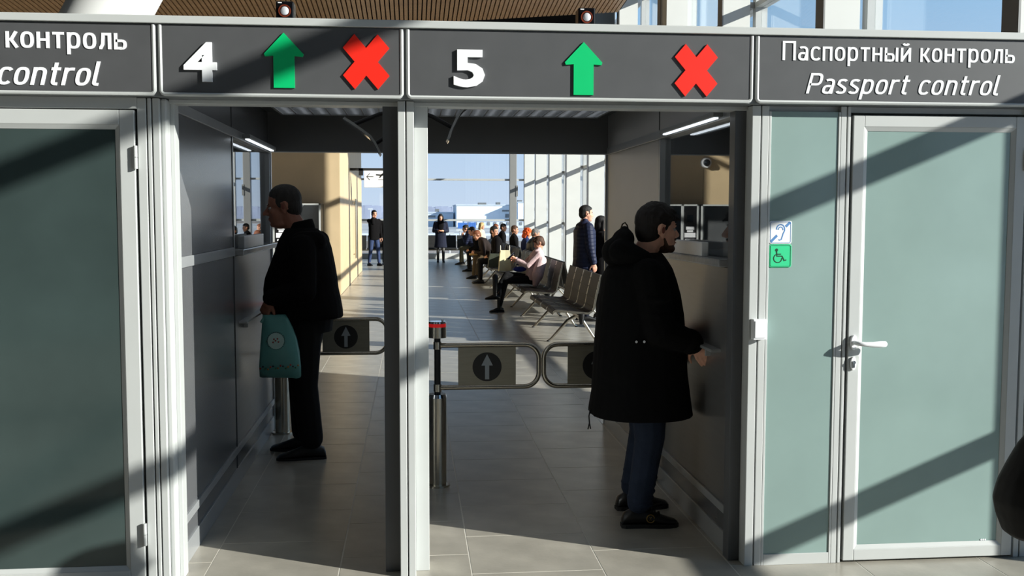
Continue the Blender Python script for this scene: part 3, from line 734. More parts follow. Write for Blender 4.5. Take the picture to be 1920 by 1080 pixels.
# ================================================================== VENDING MACHINES, DOME CAMERA
M['goods'] = [mat('snack packet %d' % k, c, .4) for k, c in enumerate((lin(190, 150, 60), lin(120, 40, 40), lin(60, 90, 130), lin(200, 200, 190), lin(70, 110, 60)))]
def vending(x0, x1, label, text_side):
    y0, y1, H_ = 19.75, 20.49, 1.83
    v = thing('vending_machine', label, 'vending machine', ((x0 + x1) / 2, (y0 + y1) / 2, 0))
    MB().box(x0, y0 + .03, .06, x1, y1, H_).build('cabinet', M['black'], v, bevel=.008)
    f = MB(); w = .03
    f.box(x0, y0, .06, x0 + w, y0 + .05, H_); f.box(x1 - w, y0, .06, x1, y0 + .05, H_); f.box(x0, y0, H_ - w, x1, y0 + .05, H_)
    xm = x0 + (x1 - x0) * (.36 if text_side < 0 else .70); f.box(xm - .022, y0, .06, xm + .022, y0 + .05, H_)
    f.build('front_frame', M['alu'], v)
    ga, gb = (xm + .02, x1 - w) if text_side < 0 else (x0 + w, xm - .02); ta, tb = (x0 + w, xm - .02) if text_side < 0 else (xm + .02, x1 - w)
    MB().box(ta, y0 + .01, .10, tb, y0 + .03, H_ - w).build('control_panel', M['black'], v)
    tx = MB(); cx = (ta + tb) / 2
    for k, (z, hw, hh) in enumerate(((1.36, .08, .03), (1.30, .06, .02), (1.22, .11, .045), (1.13, .09, .016), (1.07, .05, .03), (.98, .07, .014), (.92, .1, .02))): tx.box(cx - hw, y0 + .006, z - hh, cx + hw, y0 + .012, z + hh)
    tx.build('printed_labels', M['white'], v)
    MB().box(cx - .06, y0 + .004, 1.48, cx + .06, y0 + .012, 1.62).build('display', M['screen'], v)
    sh = MB()
    for z in (.62, .86, 1.10, 1.34): sh.box(ga, y0 + .055, z, gb, y0 + .30, z + .012)
    MB().box(ga, y0 + .30, .45, gb, y0 + .32, H_ - .06).build('back_lining', M['sign_grey'], v)
    sh.build('shelf', M['steel_plate'], v)
    MB().box(ga + .03, y0 + .05, H_ - .075, gb - .03, y0 + .07, H_ - .055).build('lamp_tube', M['tube'], v)
    n = max(3, int((gb - ga) / .085))
    for c_ in range(len(M['goods'])):
        g_ = MB()
        for zi, z in enumerate((.632, .872, 1.112, 1.352)):
            for k in range(n):
                if (k * 3 + zi * 2) % 5 == c_:
                    xx = ga + (gb - ga) * (k + .5) / n; g_.box(xx - .028, y0 + .07, z, xx + .028, y0 + .22, z + .12 + .03 * ((k + zi) % 3))
        if g_.v: g_.build('goods', M['goods'][c_], v, kind='stuff')
    MB().box(ga, y0 + .015, .45, gb, y0 + .022, H_ - w).build('glass_front', M['booth_glass'], v)
    b = MB(); 
    for xx in (x0 + .06, x1 - .10): b.box(xx, y0 + .08, 0, xx + .04, y1 - .05, .06)
    b.box(ga + .03, y0 + .0, .20, gb - .03, y0 + .03, .38); b.build('base', M['black'], v)
vending(-2.64, -1.74, 'black vending machine with white printed panel beside the wall corner, behind the left man', -1)
vending(-3.62, -2.70, 'glass fronted snack machine with rows of packets, seen reflected in the right booth window', -1)
c = thing('dome_camera', 'round security camera on the beige wall above the machines', 'camera', (-2.99, 20.5, 2.69))
b = MB(); b.cyl((-2.99, 20.5, 2.69), (-2.99, 20.42, 2.69), .11, .10, 24); b.build('camera_base', M['white'], c, smooth=True)
b = MB(); b.ell((-2.99, 20.42, 2.69), (.075, .075, .075)); b.build('dome', M['screen'], c, smooth='all')

# ================================================================== BENCHES
PROF = [(.300, .405), (.285, .432), (.25, .440), (.10, .425), (-.08, .408), (-.15, .405), (-.19, .425), (-.205, .47), (-.225, .58), (-.25, .70), (-.275, .80), (-.295, .875)]
def bench_proto(name, label, n=4, pitch=.62, arms=False):
    b = thing(name, label, 'bench', (0, 0, 0), 0); WLOC[b.name] = Vector()
    L = n * pitch
    MB().box(-.09, .02, .33, -.03, L - .02, .37).build('beam', M['steel'], b, bevel=.004)
    src = None
    for k in range(n):
        if src is None:
            th = .026; up = [Vector((x, 0, z)) for x, z in PROF]; lo = []
            for i, p in enumerate(up):
                d = (up[min(i + 1, len(up) - 1)] - up[max(i - 1, 0)]).normalized(); nn = Vector((d.z, 0, -d.x)); lo.append(p - nn * -th if nn.z > 0 else p + nn * th)
            lo = [p + Vector((0, 0, -th)) if i < 6 else p + Vector((-th, 0, -.004)) for i, p in enumerate(up)]
            mb = MB(); poly = [(p.x, p.z) for p in up] + [(p.x, p.z) for p in lo[::-1]]
            mb.prism(poly, (0, .03, 0), (1, 0, 0), (0, 0, 1), (0, pitch - .06, 0))
            src = mb.build('seat', M['seat'], b, smooth=True)
            es = []
            for yy in (.018, pitch - .030): es.append(MB().prism(poly, (0, yy, 0), (1.004, 0, 0), (0, 0, 1.004), (0, .012, 0)).build('edge_trim', M['steel'], src))
            rb = MB()
            for i in range(1, len(up) - 1):
                p = up[i]; d = (up[i + 1] - up[i - 1]).normalized(); nn = Vector((d.z, 0, -d.x)); nn = nn if nn.z > 0 or nn.x > 0 else -nn
                rb.obox(p + nn * .001 + Vector((0, pitch / 2, 0)), d * .008, (0, pitch / 2 - .035, 0), nn * .004)
            rbs = rb.build('stitched_rib', M['seat'], src)
        else:
            s_ = share(src, b, (0, k * pitch, 0)); [share(q_, s_) for q_ in es]; share(rbs, s_)
    for y in (.42, L - .42):
        l = MB(); l.tube([(-.06, y, .33), (.05, y, .27), (.27, y, .03), (.30, y, .012)], [.024, .022, .015, .013], 10); l.tube([(-.06, y, .33), (-.14, y, .27), (-.30, y, .03), (-.33, y, .012)], [.024, .022, .015, .013], 10)
        l.tube([(-.14, y, .37), (.0, y, .38), (.22, y, .40)], .015, 8); l.tube([(-.12, y, .36), (-.20, y, .40), (-.235, y, .5)], .015, 8)
        lg = l.build('leg', M['steel'], b, smooth=True)
        ft = MB()
        for xx in (.30, -.33): ft.cyl((xx, y, 0), (xx, y, .014), .026, .020, 14)
        ft.build('foot_pad', M['black'], lg)
    for y in (.005, L - .045):
        MB().cyl((-.06, y + .02, .26), (-.06, y + .02, .39), .022, .045, 16).build('end_cap', M['black'], b, smooth=True)
    return b
ROWS = [12.40, 15.62, 18.84, 22.06, 25.28, 28.50, 31.72]
PLACE = ['nearest the gates, empty', 'under the woman in the pink shawl', 'with the tall white paper bag', 'just beyond the tall paper bag', 'under the stooped man', 'hidden behind the stooped man', 'under the navy puffer jacket']
bench0 = None
for k, y in enumerate(ROWS):
    loc = (2.04, y + 2.48, 0); lab = 'row of four dark seats, backs to the fins, ' + PLACE[k]
    if bench0 is None:
        bench0 = bench_proto('seat_bench', lab); bench0.location = loc; bench0.rotation_euler.z = PI; bench0['group'] = 'benches of the left facing row'
    else: dup(bench0, loc, PI, lab, 'benches of the left facing row')
BK = ['behind the nearest bench, beside the standing couple', 'behind the woman in the pink shawl', 'under the grey haired sitter in glossy black', 'beyond the red haired sitter', 'last before the far window']
for k, y in enumerate((15.95, 19.2, 22.45, 25.7, 28.95)):
    dup(bench0, (2.72, y, 0), 0, 'row of four dark seats facing the fins, ' + BK[k], 'benches of the right facing row')
for k, (x, lab) in enumerate(((-1.6, 'dark seat row against the far window, behind the man on the phone'), (1.0, 'dark seat row against the far window, behind the walking woman'))):
    dup(bench0, (x, 36.6, 0), -PI / 2, lab, 'benches along the far window')
# fix: benches along the far wall turned to face the camera
for o in bpy.data.objects:
    if o.get('group') == 'benches along the far window': o.location.x -= 1.24

# bags standing on the seats
def shopper(name, label, cat, x, y, z, w, d, h, m, rz=0.0, handles=None, flare=1.0):
    b = thing(name, label, cat, (x, y, z), rz); WLOC[b.name] = Vector()
    mb = MB(); sec = []
    for q, (t, fx, fy) in enumerate(((0, 1, 1), (.5, 1.0, .92), (.85, 1.02 * flare, .8), (1, 1.04 * flare, .72))):
        hw, hd = w / 2 * fx, d / 2 * fy; zz = h * t; sec.append([(-hw, -hd, zz), (0, -hd * 1.05, zz), (hw, -hd, zz), (hw * .92, 0, zz), (hw, hd, zz), (0, hd * 1.05, zz), (-hw, hd, zz), (-hw * .92, 0, zz)])
    mb.rings(sec); mb.build('bag_body', m, b)
    hm = MB()
    for s in (-1, 1):
        yy = d / 2 * .72 * s; hm.tube([(-w * .2, yy, h - .01), (-w * .17, yy, h + .07), (0, yy, h + .10), (w * .17, yy, h + .07), (w * .2, yy, h - .01)], .006, 8)
    hm.build('bag_handle', handles or m, b, smooth=True)
    return b
M['bag_cream'] = mat('cream paper', lin(240, 232, 190), .7, 0, .04, 8)
M['bag_green'] = mat('dark green canvas', lin(58, 64, 50), .8, 0, .15, 12)
shopper('paper_bag', 'tall cream paper bag standing on an empty seat', 'bag', 1.93, 21.0, .452, .16, .26, .43, M['bag_cream'], PI / 2, M['paper'])
shopper('canvas_bag', 'dark green bag on the seat beside the tall paper bag', 'bag', 1.86, 22.55, .452, .22, .34, .30, M['bag_green'], PI / 2, M['black'])

# ================================================================== OUTSIDE
M['apron'] = mat('pale concrete apron with snow', lin(178, 176, 172), .9, 0, .25, .02)
M['field'] = mat('winter field', lin(140, 128, 116), .95, 0, .3, .01)
M['hangar'] = mat('white sheet cladding', lin(220, 228, 236), .6, 0, .03, .3)
M['hangar2'] = mat('pale grey cladding', lin(196, 206, 218), .6, 0, .04, .3)
M['bluebox'] = mat('blue container', lin(70, 120, 190), .6)
M['trees'] = mat('leafless woodland tinted with haze', lin(138, 146, 166), .95, 0, .25, .03)  # distance haze is mixed into the woodland colour
M['snow'] = mat('snow', lin(236, 240, 246), .8, 0, .03, .1)
GZ = -4.5
g = struct('ground'); MB().box(-3000, 40, GZ - .5, 3000, 5000, GZ).build('apron', M['apron'], g)
MB().box(-400, 150, GZ - .2, 400, 235, GZ + .05).build('field_strip', M['field'], g); MB().box(-400, 120, GZ - .2, 400, 134, GZ + .06).build('snow_strip', M['snow'], g)
MB().box(-600, 300, GZ - .2, 600, 330, GZ + .06).build('snow_strip', M['snow'], g); MB().box(-2500, 700, GZ - .3, 2500, 1350, GZ + .3).build('field_strip', M['field'], g)
MB().box(4.86, -60, GZ - .2, 300, 40, GZ).build('apron', M['apron'], g)
MB().box(-9.6, -9.6, GZ, 4.9, 38.2, -.31).build('terminal_base', M['plaster_grey'], g)
def building(label, x0, x1, y, z1, dep, m, wins=(), roof=()):
    b = thing('hangar', label, 'building', ((x0 + x1) / 2, y + dep / 2, GZ))
    MB().box(x0, y, GZ, x1, y + dep, z1).build('cladding', m, b)
    MB().box(x0 - .3, y - .3, z1 - .5, x1 + .3, y + dep, z1).build('parapet', M['hangar2'], b)
    for (a, c, zz0, zz1) in wins: MB().box(a, y - .25, zz0, c, y + .1, zz1).build('window', M['alu_dark'], b)
    for (a, c, hh) in roof: MB().box(a, y + 4, z1, c, y + 9, z1 + hh).build('roof_unit', M['alu_dark'], b)
building('long white hangar beyond the far window', 22, 50, 500, 6.6, 40, M['hangar'], ((44.5, 48, 3.2, 4.0), (46, 48.5, .2, 2.0)), ((33, 37, 1.0), (42, 44, 1.2)))
building('white office block at the right end of the hangar', 51.5, 68, 492, 8.0, 40, M['hangar'], ((56, 60, 3.6, 5.0), (62, 66, 3.6, 5.0)), ((52, 54, .8),))
building('low pale building left of the long hangar', 3, 21.0, 515, 3.0, 30, M['hangar2'], ((8, 12, .2, 1.2),), ((12, 14, 1.5),))
building('flat grey building on the far left of the apron', -120, -30, 560, 1.6, 25, M['hangar2'], ((-80, -70, -1, 0),))
building('low pale sheds in front of the hangar', 24, 66, 470, -1.0, 10, M['hangar2'], tuple((26 + 3 * k, 27.2 + 3 * k, -3.2, -1.8) for k in range(12)))
for k, (x, y, w) in enumerate(((22.5, 450, 4.2), (27.5, 462, 3.4))):
    b = thing('shipping_container', ('blue container left of the hangar, nearest', 'blue container beside the pale sheds')[k], 'container', (x, y, GZ))
    MB().box(x - w / 2, y, GZ, x + w / 2, y + 2.5, GZ + 2.6).build('container_body', M['bluebox'], b)
    r_ = MB()
    for q in range(10): r_.box(x - w / 2 + w * q / 10, y - .06, GZ + .1, x - w / 2 + w * (q + .5) / 10, y, GZ + 2.5)
    r_.build('container_rib', M['bluebox'], b)
for k, (x, y, h) in enumerate(((2.6, 70, 7), (4.0, 85, 7), (5.4, 100, 7), (-2.6, 110, 9), (-5.2, 130, 9))):
    b = thing('lamp_post', 'thin pale lamp post on the apron, ' + ('nearest the window', 'second from the window', 'third from the window', 'near the direction sign', 'farthest left')[k], 'lamp post', (x, y, GZ), group='apron lamp posts')
    MB().cyl((x, y, GZ), (x, y, GZ + h - 2.2), .06, .05, 8).build('mast', M['alu'], b); MB().box(x - .3, y - .1, GZ + h - 2.25, x + .3, y + .1, GZ + h - 2.1).build('lamp_head', M['alu'], b)
tr = MB(); random.seed(3)
for k in range(260):
    x = -900 + k * 8; hgt = 13.6 + 2.6 * noise.noise((k * .11, 0, 0)) + random.uniform(-.8, .8)
    tr.add([(x - 1, 1500, GZ), (x + 10, 1500, GZ), (x + 10, 1512, GZ), (x - 1, 1512, GZ), (x - 1, 1503, hgt), (x + 10, 1503, hgt - .8), (x + 10, 1509, hgt), (x - 1, 1509, hgt - .6)], [(0, 3, 2, 1), (4, 5, 6, 7), (0, 1, 5, 4), (1, 2, 6, 5), (2, 3, 7, 6), (3, 0, 4, 7)])
tr.build('treeline', M['trees'], None, kind='stuff', label='hazy bare woodland along the horizon', category='trees')

# ================================================================== PEOPLE
def cloth(name, col, rough=.85, bump=.35, bscale=22, var=.12, spec=.3):
    return mat(name, col, rough, 0, var, 14, bump=bump, bscale=bscale, spec=spec)
SKIN = mat('skin', lin(205, 150, 122), .5, 0, .06, 20, spec=.4)
SKIN2 = mat('ruddy skin', lin(222, 164, 138), .5, 0, .06, 20, spec=.4)
SKIN3 = mat('dark tanned skin', lin(150, 100, 82), .5, 0, .06, 20, spec=.4)
HAIR = {k: mat(k + ' hair', c, .7, 0, .35, 40, (1, 1, .25), bump=.6, bscale=90) for k, c in dict(black=lin(20, 17, 16), dark=lin(25, 19, 16), brown=lin(78, 52, 36), auburn=lin(120, 66, 36), red=lin(226, 86, 22), blond=lin(206, 172, 118), grey=lin(120, 118, 116), cropped=lin(40, 36, 34)).items()}
EYE = mat('eye', lin(170, 166, 160), .4); IRIS = mat('dark iris', lin(40, 28, 22), .2)
EAR_SHADE = mat('ear hollow shade', lin(120, 62, 52), .6)  # dark red stands in for the shade in the hollow of the ear
LIP = mat('lips', lin(176, 104, 92), .5)
C_BLACK = cloth('black wool', lin(19, 18, 19), .95, .4, 40, spec=.1); C_PARKA = cloth('black parka cloth', lin(12, 12, 13), .9, .5, 14, spec=.15); C_FUR = cloth('dark hood lining', lin(22, 20, 19), 1, .8, 120, spec=.05)
C_JEANS = cloth('dark blue denim', lin(38, 48, 66), .9, .4, 60); C_BTROU = cloth('black trousers', lin(16, 16, 18), .9, .3, 20)
def quilt(m):
    nt = m.node_tree; b = nt.nodes['Principled BSDF']; tc = nt.nodes.new('ShaderNodeTexCoord'); w = nt.nodes.new('ShaderNodeTexWave'); w.bands_direction = 'Z'; w.inputs['Scale'].default_value = 5.5; w.inputs['Distortion'].default_value = .6
    nt.links.new(tc.outputs['Object'], w.inputs[0]); bp = nt.nodes.new('ShaderNodeBump'); bp.inputs['Strength'].default_value = .35; bp.inputs['Distance'].default_value = .02
    nt.links.new(w.outputs['Fac'], bp.inputs['Height']); nt.links.new(bp.outputs[0], b.inputs['Normal']); return m
C_NAVY = cloth('navy quilted cloth', lin(29, 36, 62), .6, .5, 12); C_BROWN = cloth('dark brown cloth', lin(38, 28, 24)); C_OLIVE = cloth('brown olive trousers', lin(84, 70, 50)); C_KHAKI = cloth('khaki trousers', lin(96, 92, 72))
C_PINK = cloth('pale pink wool', lin(226, 196, 196), .9, .5, 30); C_GREYJ = cloth('glossy black jacket', lin(38, 40, 44), .35, .5, 9); C_BEIGEJ = cloth('pale beige coat', lin(200, 188, 160)); C_GREYT = cloth('grey trousers', lin(98, 96, 92)); C_BLUEJ = cloth('blue jeans', lin(52, 66, 100))
SHOE = mat('black shoe leather', lin(14, 13, 13), .45, 0, .1); SOLE = mat('dark rubber sole', lin(26, 26, 27), .7)
M['phone'] = mat('phone glass', lin(12, 12, 16), .1)

quilt(C_NAVY)
def V(*a): return Vector(a)
def remesh(o, vox, smooth=4, fac=.5):
    r = o.modifiers.new('r', 'REMESH'); r.mode = 'VOXEL'; r.voxel_size = vox; r.use_smooth_shade = True
    if smooth:
        s = o.modifiers.new('s', 'SMOOTH'); s.factor = fac; s.iterations = smooth
    BAKE.append(o)
def part(mb, name, m, root, vox=None, sm=4, label=None):
    o = mb.build(name, m, root, smooth='all', origin=Vector((0, 0, 0)))
    if vox: remesh(o, vox, sm)
    if label: o['label'] = label
    return o

class Head:
    """head frame: +X forward, +Z up, built at c with rotation q and scale s"""
    def __init__(self, c, yaw=0, nod=0, s=1.0, tilt=0):
        self.c = Vector(c); self.s = s
        self.q = (Matrix.Rotation(yaw, 3, 'Z') @ Matrix.Rotation(nod, 3, 'Y') @ Matrix.Rotation(tilt, 3, 'X'))
    def p(self, x, y, z): return self.c + self.q @ Vector((x, y, z)) * self.s
    def e(self, mb, c, r, rot=None): mb.ell(self.p(*c), [k * self.s for k in r], self.q @ rot if rot is not None else self.q)
    def k(self, mb, a, b, r0, r1): mb.cap(self.p(*a), self.p(*b), r0 * self.s, r1 * self.s)
    def skin(self, mb, fine=True, nose=1.0):
        self.e(mb, (-.012, 0, .030), (.098, .077, .092)); self.e(mb, (.034, 0, -.030), (.054, .060, .085))
        self.e(mb, (.034, 0, -.076), (.052, .050, .036)); self.e(mb, (.074, 0, -.094), (.020, .022, .018))
        self.k(mb, (.082, 0, .012), (.108 * nose, 0, -.026), .009, .0125)
        self.k(mb, (.074, -.030, .022), (.074, .030, .022), .014, .014)
        self.e(mb, (.058, .040, -.022), (.022, .020, .022)); self.e(mb, (.058, -.040, -.022), (.022, .020, .022))
        if fine:
            for s in (-1, 1): self.e(mb, (.094, .012 * s, -.034), (.012, .009, .009))
            self.e(mb, (.087, 0, -.057), (.011, .022, .0065)); self.e(mb, (.085, 0, -.071), (.011, .019, .0075))
        for s in (-1, 1):
            r = Matrix.Rotation(-.25, 3, 'Y')
            self.e(mb, (-.014, .079 * s, -.008), (.021, .010, .034), r)
            if fine: self.k(mb, (-.032, .085 * s, -.02), (-.021, .088 * s, .024), .0068, .0068); self.k(mb, (-.021, .088 * s, .024), (.003, .084 * s, .018), .006, .005); self.e(mb, (-.010, .081 * s, -.038), (.010, .007, .010))
    def eyes(self, root):
        a, b, = MB(), MB()
        for s in (-1, 1):
            self.e(a, (.0695, .031 * s, .000), (.0135, .0135, .0095)); self.e(b, (.0795, .031 * s, .000), (.0048, .0062, .0062))
            o = part(a, 'eye', EYE, root); part(b, 'iris', IRIS, o); a, b = MB(), MB()
            br = MB(); self.k(br, (.087, .014 * s, .024), (.078, .046 * s, .026), .005, .004); part(br, 'eyebrow', IRIS, root)
        for s in (-1, 1):
            eh = MB(); self.e(eh, (-.010, .0885 * s, -.004), (.0085, .004, .016)); part(eh, 'ear_shade', EAR_SHADE, root)
        m_ = MB(); self.e(m_, (.096, 0, -.064), (.004, .017, .003)); part(m_, 'mouth', LIP, root)
    def hair(self, style, root, hm, vox):
        h = MB()
        if style == 'thick':
            rnd = random.Random(11)
            for q in range(70):
                a = rnd.uniform(-2.6, 2.6); b = rnd.uniform(.15, 1.35); ca, cb = math.cos(a), math.cos(b)
                p = Vector((-.012 + .098 * ca * cb, .080 * math.sin(a) * cb, .036 + .094 * math.sin(b))); d = Vector((.026, .010 * math.sin(a * 3), -.012 if ca > .3 else -.02))
                self.k(h, p, p + d, .013, .006)
            for q in range(9):
                y = -.05 + .0125 * q; self.k(h, (.052, y, .092), (.078 - abs(y) * .35, y + .006 * (-1) ** q, .066 + .006 * (q % 3)), .013, .005)
        if style in ('short', 'crop', 'thick'):
            k = {'short': 1.0, 'crop': .985, 'thick': 1.04}[style]
            self.e(h, (-.022, 0, .042), (.096 * k, .081 * k, .089 * k)); self.e(h, (-.050, 0, -.005), (.064 * k, .073 * k, .075))
            self.e(h, (-.010, 0, .062), (.086 * k, .078 * k, .070 * k))
            if style == 'thick':
                self.e(h, (.040, 0, .088), (.044, .056, .030)); self.e(h, (.062, 0, .082), (.020, .042, .018)); self.e(h, (-.010, 0, .085), (.08, .07, .05)); self.e(h, (-.062, 0, -.03), (.045, .06, .05))
                for s in (-1, 1): self.e(h, (.004, .068 * s, .026), (.020, .013, .038))
            if style == 'short':
                self.e(h, (.040, 0, .080), (.042, .052, .030))
                for s in (-1, 1): self.e(h, (.020, .068 * s, .018), (.014, .010, .030))
            if style == 'crop':
                for s in (-1, 1): self.e(h, (.010, .070 * s, .026), (.020, .009, .034))
        elif style == 'bald_back':
            self.e(h, (-.030, 0, .022), (.092, .081, .075)); self.e(h, (-.055, 0, -.01), (.05, .07, .06))
        elif style in ('long', 'bob', 'curly'):
            self.e(h, (-.020, 0, .045), (.104, .090, .094)); self.e(h, (-.045, 0, -.03), (.075, .092, .11)); self.e(h, (.035, 0, .092), (.05, .062, .03))
            zl = {'long': -.22, 'bob': -.10, 'curly': -.10}[style]
            for s in (-1, 1): self.k(h, (.005, .080 * s, .03), (-.005, .085 * s, zl), .030, .026)
            self.k(h, (-.07, 0, 0), (-.075, 0, zl), .06, .06)
            if style == 'curly':
                rnd = random.Random(5)
                for q in range(40):
                    a, b = rnd.uniform(.6, 5.7), rnd.uniform(-.5, 1.4); self.e(h, (-.02 + .11 * math.cos(a) * math.cos(b), .10 * math.sin(a) * math.cos(b), .03 + .10 * math.sin(b)), (.026, .026, .026))
        elif style == 'pixie':
            self.e(h, (-.024, 0, .045), (.104, .090, .092)); self.e(h, (-.06, 0, -.01), (.06, .08, .08)); self.e(h, (.050, 0, .082), (.045, .062, .034))
            for s in (-1, 1): self.e(h, (.028, .074 * s, .03), (.024, .014, .045))
        return part(h, 'hair', hm, root, vox, 3)

def hand(mb, w, d, n, side, s=1.0, curl=(.25, .35, .3), spread=.03, thumb_out=.75):
    """w wrist, d finger direction, n palm normal, side=+1: the thumb lies along d x n"""
    w, d, n = Vector(w), Vector(d).normalized(), Vector(n).normalized(); n = (n - d * n.dot(d)).normalized(); t = d.cross(n).normalized() * side
    offs = (.030, .010, -.010, -.029); ln = (.070, .079, .073, .057)
    mb.cap(w, w + d * .03 * s, .026 * s, .028 * s, 8)
    for o, L in zip(offs, ln):
        k = w + d * (.088 - abs(o - .005) * .25) * s + t * o * s
        mb.cap(w + d * .02 * s + t * o * .55 * s, k, .0155 * s, .0125 * s, 8)
        dd = (d + t * o * spread * 30 * .3).normalized(); p = k
        for c, f, r in zip(curl, (.45, .31, .24), (.0096, .0086, .0076)):
            a = c; dd = (dd * math.cos(a) + n * math.sin(a)).normalized(); q = p + dd * L * f * s
            mb.cap(p, q, r * s, r * .93 * s, 8); p = q
    p = w + d * .022 * s + t * .024 * s; q = p + (d * .62 + t * thumb_out + n * .30).normalized() * .046 * s; mb.cap(p, q, .0155 * s, .011 * s, 8)
    q2 = q + (d * .85 + t * .35 + n * .35).normalized() * .032 * s; mb.cap(q, q2, .0105 * s, .0095 * s, 8)
    q3 = q2 + (d * .95 + t * .05 + n * .35).normalized() * .024 * s; mb.cap(q2, q3, .0093 * s, .0075 * s, 8)

def ik(a, b, l1, l2, hint):
    a, b, hint = Vector(a), Vector(b), Vector(hint); d = b - a; L = min(d.length, (l1 + l2) * .995); dn = d.normalized()
    b = a + dn * L; x = (l1 * l1 - l2 * l2 + L * L) / (2 * L); h = math.sqrt(max(0, l1 * l1 - x * x)); hh = (hint - dn * hint.dot(dn)).normalized()
    return a + dn * x + hh * h, b

def spine_loft(mb, pts, secs, n=18):
    """pts: spine points in the XZ plane of the body; secs: (t, half depth, half width, forward shift)"""
    rr = []
    cum = [0]
    for a, b in zip(pts, pts[1:]): cum.append(cum[-1] + (Vector(b) - Vector(a)).length)
    for t, hd, hw, sh in secs:
        L = t * cum[-1]; i = 0
        while i < len(pts) - 2 and L > cum[i + 1]: i += 1
        f = (L - cum[i]) / (cum[i + 1] - cum[i]); c = Vector(pts[i]).lerp(Vector(pts[i + 1]), f); d = (Vector(pts[i + 1]) - Vector(pts[i])).normalized()
        fw = Vector((d.z, 0, -d.x)); c = c + fw * sh
        rr.append([c + fw * (hd * math.copysign(abs(math.cos(a)) ** .85, math.cos(a))) + Vector((0, 1, 0)) * (hw * math.copysign(abs(math.sin(a)) ** .85, math.sin(a))) for a in [2 * PI * k / n for k in range(n)]])
    mb.rings(rr)

def shoe(root, ankle, yaw, s=1.0, heel=0.0, m=SHOE, vox=None, boot=0.0, ln=.27, tip=0.0):
    a = Vector(ankle); f = Vector((math.cos(yaw), math.sin(yaw), 0)); l = Vector((-f.y, f.x, 0)); mb = MB(); z0 = a.z - .085 * s
    rr = []
    for t, hw, top in ((-.085, .022, .045), (-.075, .034, .075), (-.03, .038, .100), (.02, .040, .100), (.06, .042, .082), (.10, .046, .064), (.14, .046, .048), (.175, .034, .038), (.188, .014, .028)):
        t = t * ln / .27; c = Vector((a.x, a.y, z0)) + f * t * s; zb = 0.012
        rr.append([c + l * (hw * s * math.cos(b)) + Vector((0, 0, (zb + (top - zb) * (.5 + .5 * math.sin(b))) * s)) for b in [2 * PI * k / 12 for k in range(12)]])
    mb.rings(rr)
    if boot: mb.cap(a + Vector((0, 0, -.02)), a + Vector((0, 0, boot)), .045 * s, .056 * s)
    o = part(mb, 'shoe', m, root, vox, 2)
    so = MB(); rr = []
    for t, hw in ((-.088, .026), (-.07, .037), (.02, .036), (.09, .046), (.14, .046), (.178, .034), (.193, .012)):
        t = t * ln / .27; c = Vector((a.x, a.y, z0)) + f * t * s
        rr.append([c + l * hw * s, c + l * hw * s + Vector((0, 0, .018 * s)), c - l * hw * s + Vector((0, 0, .018 * s)), c - l * hw * s])
    so.rings(rr); so.build('sole', SOLE, o, origin=Vector((0, 0, 0)))
    return o

